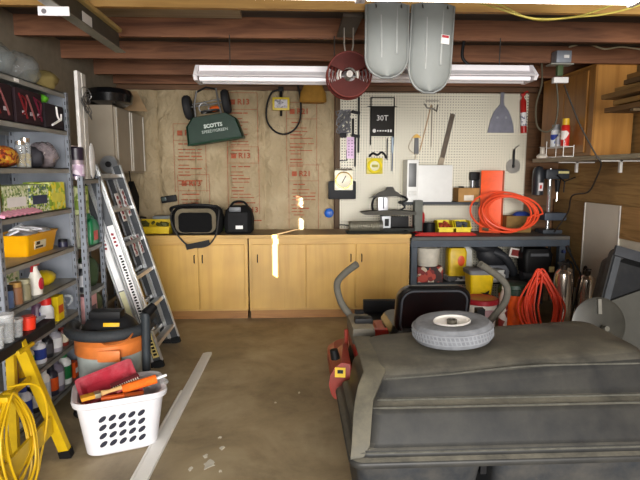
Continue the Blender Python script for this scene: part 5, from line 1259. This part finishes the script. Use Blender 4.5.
for k in range(5): b.torus((0, -.03 + k * .015, 0), .06 + .012 * (k % 2), .008, (PI / 2, 0, 0), 28, 6)
b.build('wound_cord', C('#d8d4cc', .5), t)
hz = ZJ - t.location.z
MB().tube([(-.02, 0, .145), (-.03, 0, .2), (-.03, .0, hz + .3 * 0)], .005, 6).tube([(.02, 0, .145), (.03, 0, .2), (.03, 0, hz)], .005, 6).build('hanger', C('#8a8278', .5), t)
MB().box((0, .0, hz + .01), (.12, .5, .02)).build('mount_slat', C('#4a4038', .6), t)
# spreader
t = thing('lawn_spreader', 'dark green lawn spreader hung upside down on the insulation wall', 'spreader', at(212, 118, 5.62), (0, R(-9), 0))
t.scale = (.84, .84, .84)
hop = [( -.33, -.30), (.36, -.30), (.31, -.06), (.20, .02), (-.22, .02), (-.31, -.08)]
b = MB().loft([[(x * k, y, z) for x, z in hop] for y, k in ((-.14, .94), (-.17, .985), (-.16, 1.0), (.12, 1.0), (.15, .97))])
hp = b.build('hopper', C('#0f2d1f', .5, 0, .15, 8), t)
MB().tube([(-.33, -.172, -.30), (.355, -.172, -.30)], .012, 8).build('hopper_rim', C('#173a28', .45), hp)
MB().text('SCOTTS', .062, FACE(.02, -.173, -.11), .0008, bold=.003).text('SPEEDYGREEN', .05, FACE(.03, -.173, -.175), .0008).build('printed_lettering', C('#b9c4bc', .5), hp)
WX = {-1: -.27, 1: .21}
for sx in (-1, 1):
    w = MB().lathe([(.05, -.045), (.13, -.045), (.15, -.02), (.15, .02), (.13, .045), (.05, .045)], (WX[sx], 0, .17), 28, (0, PI / 2, 0)).build('wheel', C('#2a2a2c', .7), t)
    MB().lathe([(0, -.03), (.06, -.03), (.06, .03), (0, .03)], (WX[sx], 0, .17), 16, (0, PI / 2, 0)).build('wheel_hub', C('#4a4a4c'), w)
    MB().tube([(sx * .16 - .03, -.06, .02), (sx * .15 - .03, -.06, .18), (sx * .12, -.06, .34)], .012, 8).build('frame_leg', C('#8a8a8a', .35, .7), t)
MB().tube([(-.27, 0, .17), (.21, 0, .17)], .01, 8).tube([(-.2, -.05, .19), (.22, -.05, .21)], .009, 8).build('axle', C('#a5a5a5', .3, .8), t)
MB().lathe([(0, -.0), (.12, 0), (.12, .02), (0, .02)], (.0, -.03, .07), 24).build('spinner_plate', C('#3a3a3a'), t)
MB().tube([(-.12, -.05, .33), (0, -.05, .37), (.12, -.05, .33)], .012, 8).build('handle', BLACK, t)
MB().ball((.06, -.05, .10), (.07, .04, .035), 14, lump=.1).build('orange_knob', C('#d05a1c', .5), t)
MB().torus((-.07, -.04, .13), .06, .008, (PI / 2, 0, 0), 20, 6).build('control_loop', C('#7a7a7a', .4, .5), t)
# trouble light
t = thing('work_light', 'yellow boxed work light with hanging black cord loop on insulation', 'work light', at(281, 104, YB - .10))
MB().box((0, 0, 0), (.19, .05, .14), bev=.01).build('frame', C('#cdb31c', .45), t)
MB().box((0, -.027, 0), (.14, .008, .09), bev=.003).build('lens', speckle(['#b8b4b8', '#8a868c', '#d0ccd0'], 40), t)
MB().tube([(0, 0, .07), (0, 0, .15)], .018, 8).box((-.0, 0, .16), (.06, .04, .05), bev=.01).build('hanger_hook', BLACK, t)
MB().tube([(0, 0, -.07), (0, 0, -.13)], .012, 8).build('knob_stem', BLACK, t)
MB().tube(spline([(0, -.01, .15), (-.10, -.01, .12), (-.16, -.01, -.04), (-.15, -.01, -.20), (-.05, -.01, -.31), (.08, -.01, -.32), (.19, -.01, -.22), (.22, -.01, -.05), (.20, -.01, .15), (.16, -.01, .27)]), .010, 6).build('cord', BLACK, t)
# track at top left
t = thing('door_track', 'grey steel channel with wood strip overhead at top left', 'track', (-1.19, 3.72, 2.36))
MB().bb(.0, .006, -1.6, 0, .0, .12).mi(1).bb(-.02, .045, -1.6, .0, -.006, .0).build('channel', [C('#4c4a42', .5, .3, .15, 8), C('#8d8b7e', .45, .3, .15, 8)], t)
MB().bb(-.04, .035, -1.6, -.02, .121, .145, bev=.002, seg=1).build('wood_strip', wood('#b39a62', '#9a8048', 'Y', .6), t)
MB().bb(.0062, .0075, -.62, -.48, .03, .085).build('sticker', WHITE, t)
MB().bb(-.03, -.005, -.515, -.485, .0, .12).bb(-.03, -.005, -.515, -.485, .1451, ZJ - 2.36).build('wood_block', wood('#b39a62', '#9a8048', 'Z', .6), t)
MB().bb(-.06, .09, -1.0, -.994, -.05, -.007).build('white_plate', C('#d8d4d8', .5), t)
MB().cyl((-.03, -1.0005, -.03), (-.03, -1.004, -.03), .012, seg=12).build('plate_hole', C('#6a666a'), t)
# yellow cord draped overhead right
t = thing('yellow_extension_cord', 'pale yellow cord drooping in two strands overhead at top right', 'cord', (0, 0, 0))
b = MB()
b.tube(spline([at(440, -14, 2.9), at(472, 0, 2.9), at(500, 9, 2.9), at(522, 16, 2.9), at(540, 19, 2.9), at(566, 18, 2.9), at(590, 13, 2.9), at(640, -6, 2.9), at(670, -20, 2.9)]), .0055, 6)
b.tube(spline([at(462, -14, 2.93), at(482, -3, 2.93), at(505, 7, 2.93), at(525, 17, 2.93), at(545, 20, 2.93), at(575, 17, 2.93), at(606, 14, 2.93), at(640, 5, 2.93), at(680, -12, 2.93)]), .0055, 6)
b.build('strands', C('#d8c860', .45), t)
# outlet box with plugs and cords at right
ob = at(562, 46, 4.54)
t = thing('outlet_box', 'grey ceiling outlet box with white plug and hanging cords', 'outlet', (ob.x, 4.54, 2.53))
MB().box((0, .0, .0), (.13, .10, .10), bev=.006).build('box_body', C('#8a8f98', .5, .2), t)
MB().box((.02, -.052, -.0), (.045, .006, .025)).build('white_label', WHITE, t)
MB().box((.0, .02, -.056), (.20, .1, .01)).build('cover_plate', C('#9a9a90', .5, .3), t)
MB().box((-.01, 0, -.11), (.05, .04, .09), bev=.008).build('plug', C('#4a5a3c', .5), t)
MB().box((.0, 0, -.19), (.13, .05, .05), bev=.01).build('white_connector', WHITE, t)
MB().tube(spline([(-.03, 0, -.21), (-.005, 0, -.40), (-.02, 0, -.56), (-.09, 0, -.63), (-.18, 0, -.58), (-.20, 0, -.40), (-.16, 0, -.22), (-.17, 0, -.05)]), .008, 6).build('loop_cord', C('#4a4436', .6), t)
p0 = Vector((ob.x + .03, 4.52, 2.30))
tag(MB().tube(spline([p0, at(568, 95, 4.50), at(580, 125, 4.46), at(597, 157, 4.42)] ), .007, 6).tube(spline([at(597, 157, 4.42), (2.655, 4.42, 1.62), (2.70, 4.55, 1.50), at(588, 192, 4.75), at(572, 196, 5.1), at(568, 212, 5.3), (2.82, 5.42, .95), (2.83, 5.5, .90)]), .008, 6).build('extension_lead', C('#2c2620', .5)), 'long dark power cord slanting across the honey cupboard', 'cord')
tag(MB().tube(spline([at(569, 47, 4.57), at(582, 44, 4.57), at(592, 45, 4.57), at(605, 49, 4.57), at(622, 47, 4.57), at(645, 50, 4.57)]), .007, 6).build('white_cable', C('#cfc4a2', .5)), 'thin pale cable stapled along the dark joist at right', 'cable')

# ================================================================== LIGHT AND CAMERA
def area(name, loc, rot, sx, sy, e, col=(1, 1, 1)):
    l = bpy.data.lights.new(name, 'AREA'); l.shape = 'RECTANGLE'; l.size = sx; l.size_y = sy; l.energy = e; l.color = col
    o = bpy.data.objects.new(name, l); COL.objects.link(o); o.location = loc; o.rotation_euler = rot; return o
t = thing('hat', 'tan yellowish cloth cap hung at the wall top left of red reel', 'cap', at(313, 93, YB - .15))
MB().lathe([(.0, .12), (.09, .10), (.14, .0), (.15, -.09), (.14, -.1), (.0, -.1)], seg=20, sy=.45).build('crown', C('#a87c34', .8, 0, .15), t)
MB().prism(rrect(-.12, .12, -.115, -.1, .005), -.12, -.0).build('brim', C('#9a6f2c', .8), t)
hk = at(466, 62, 3.9)
tag(MB().tube(spline([(hk.x - .02, 3.9, ZJ), (hk.x - .03, 3.9, 2.40), (hk.x + .0, 3.9, 2.35), (hk.x + .07, 3.9, 2.30)]), [.012] * 19, 8).build('black_hook', BLACK), 'black bent hook hanging from a joist above the right strip light', 'hook')
area('open_door_daylight', (.5, -5.5, 1.7), (R(88), 0, 0), 6.0, 3.0, DOOR, (1, .97, .93))
sd = Vector((.418, .908, -.25)).normalized()
l = bpy.data.lights.new('low_sun', 'SPOT'); l.energy = SUN; l.spot_size = R(9); l.spot_blend = 0; l.shadow_soft_size = .02; l.color = (1, .93, .8)
o = bpy.data.objects.new('low_sun', l); COL.objects.link(o)
tgt = Vector((XL, yw, 1.95)); o.location = tgt - sd * 12; o.rotation_euler = sd.to_track_quat('-Z', 'Y').to_euler()
w = bpy.data.worlds.new('World'); sc.world = w; w.use_nodes = True
w.node_tree.nodes['Background'].inputs[0].default_value = (.75, .82, .95, 1); w.node_tree.nodes['Background'].inputs[1].default_value = .6

cam = bpy.data.cameras.new('Camera'); cam.sensor_width = 36; cam.lens = F / 640 * 36; cam.clip_start = .05
co = bpy.data.objects.new('Camera', cam); COL.objects.link(co); co.location = (0, 0, EYE)
co.matrix_world = Matrix.Translation((0, 0, EYE)) @ Matrix((RT, UP, -FW)).transposed().to_4x4()
sc.camera = co
sc.view_settings.view_transform = 'Standard'; sc.view_settings.look = 'None'; sc.view_settings.gamma = 1; sc.view_settings.use_curve_mapping = False
sc.view_settings.exposure = EXPO
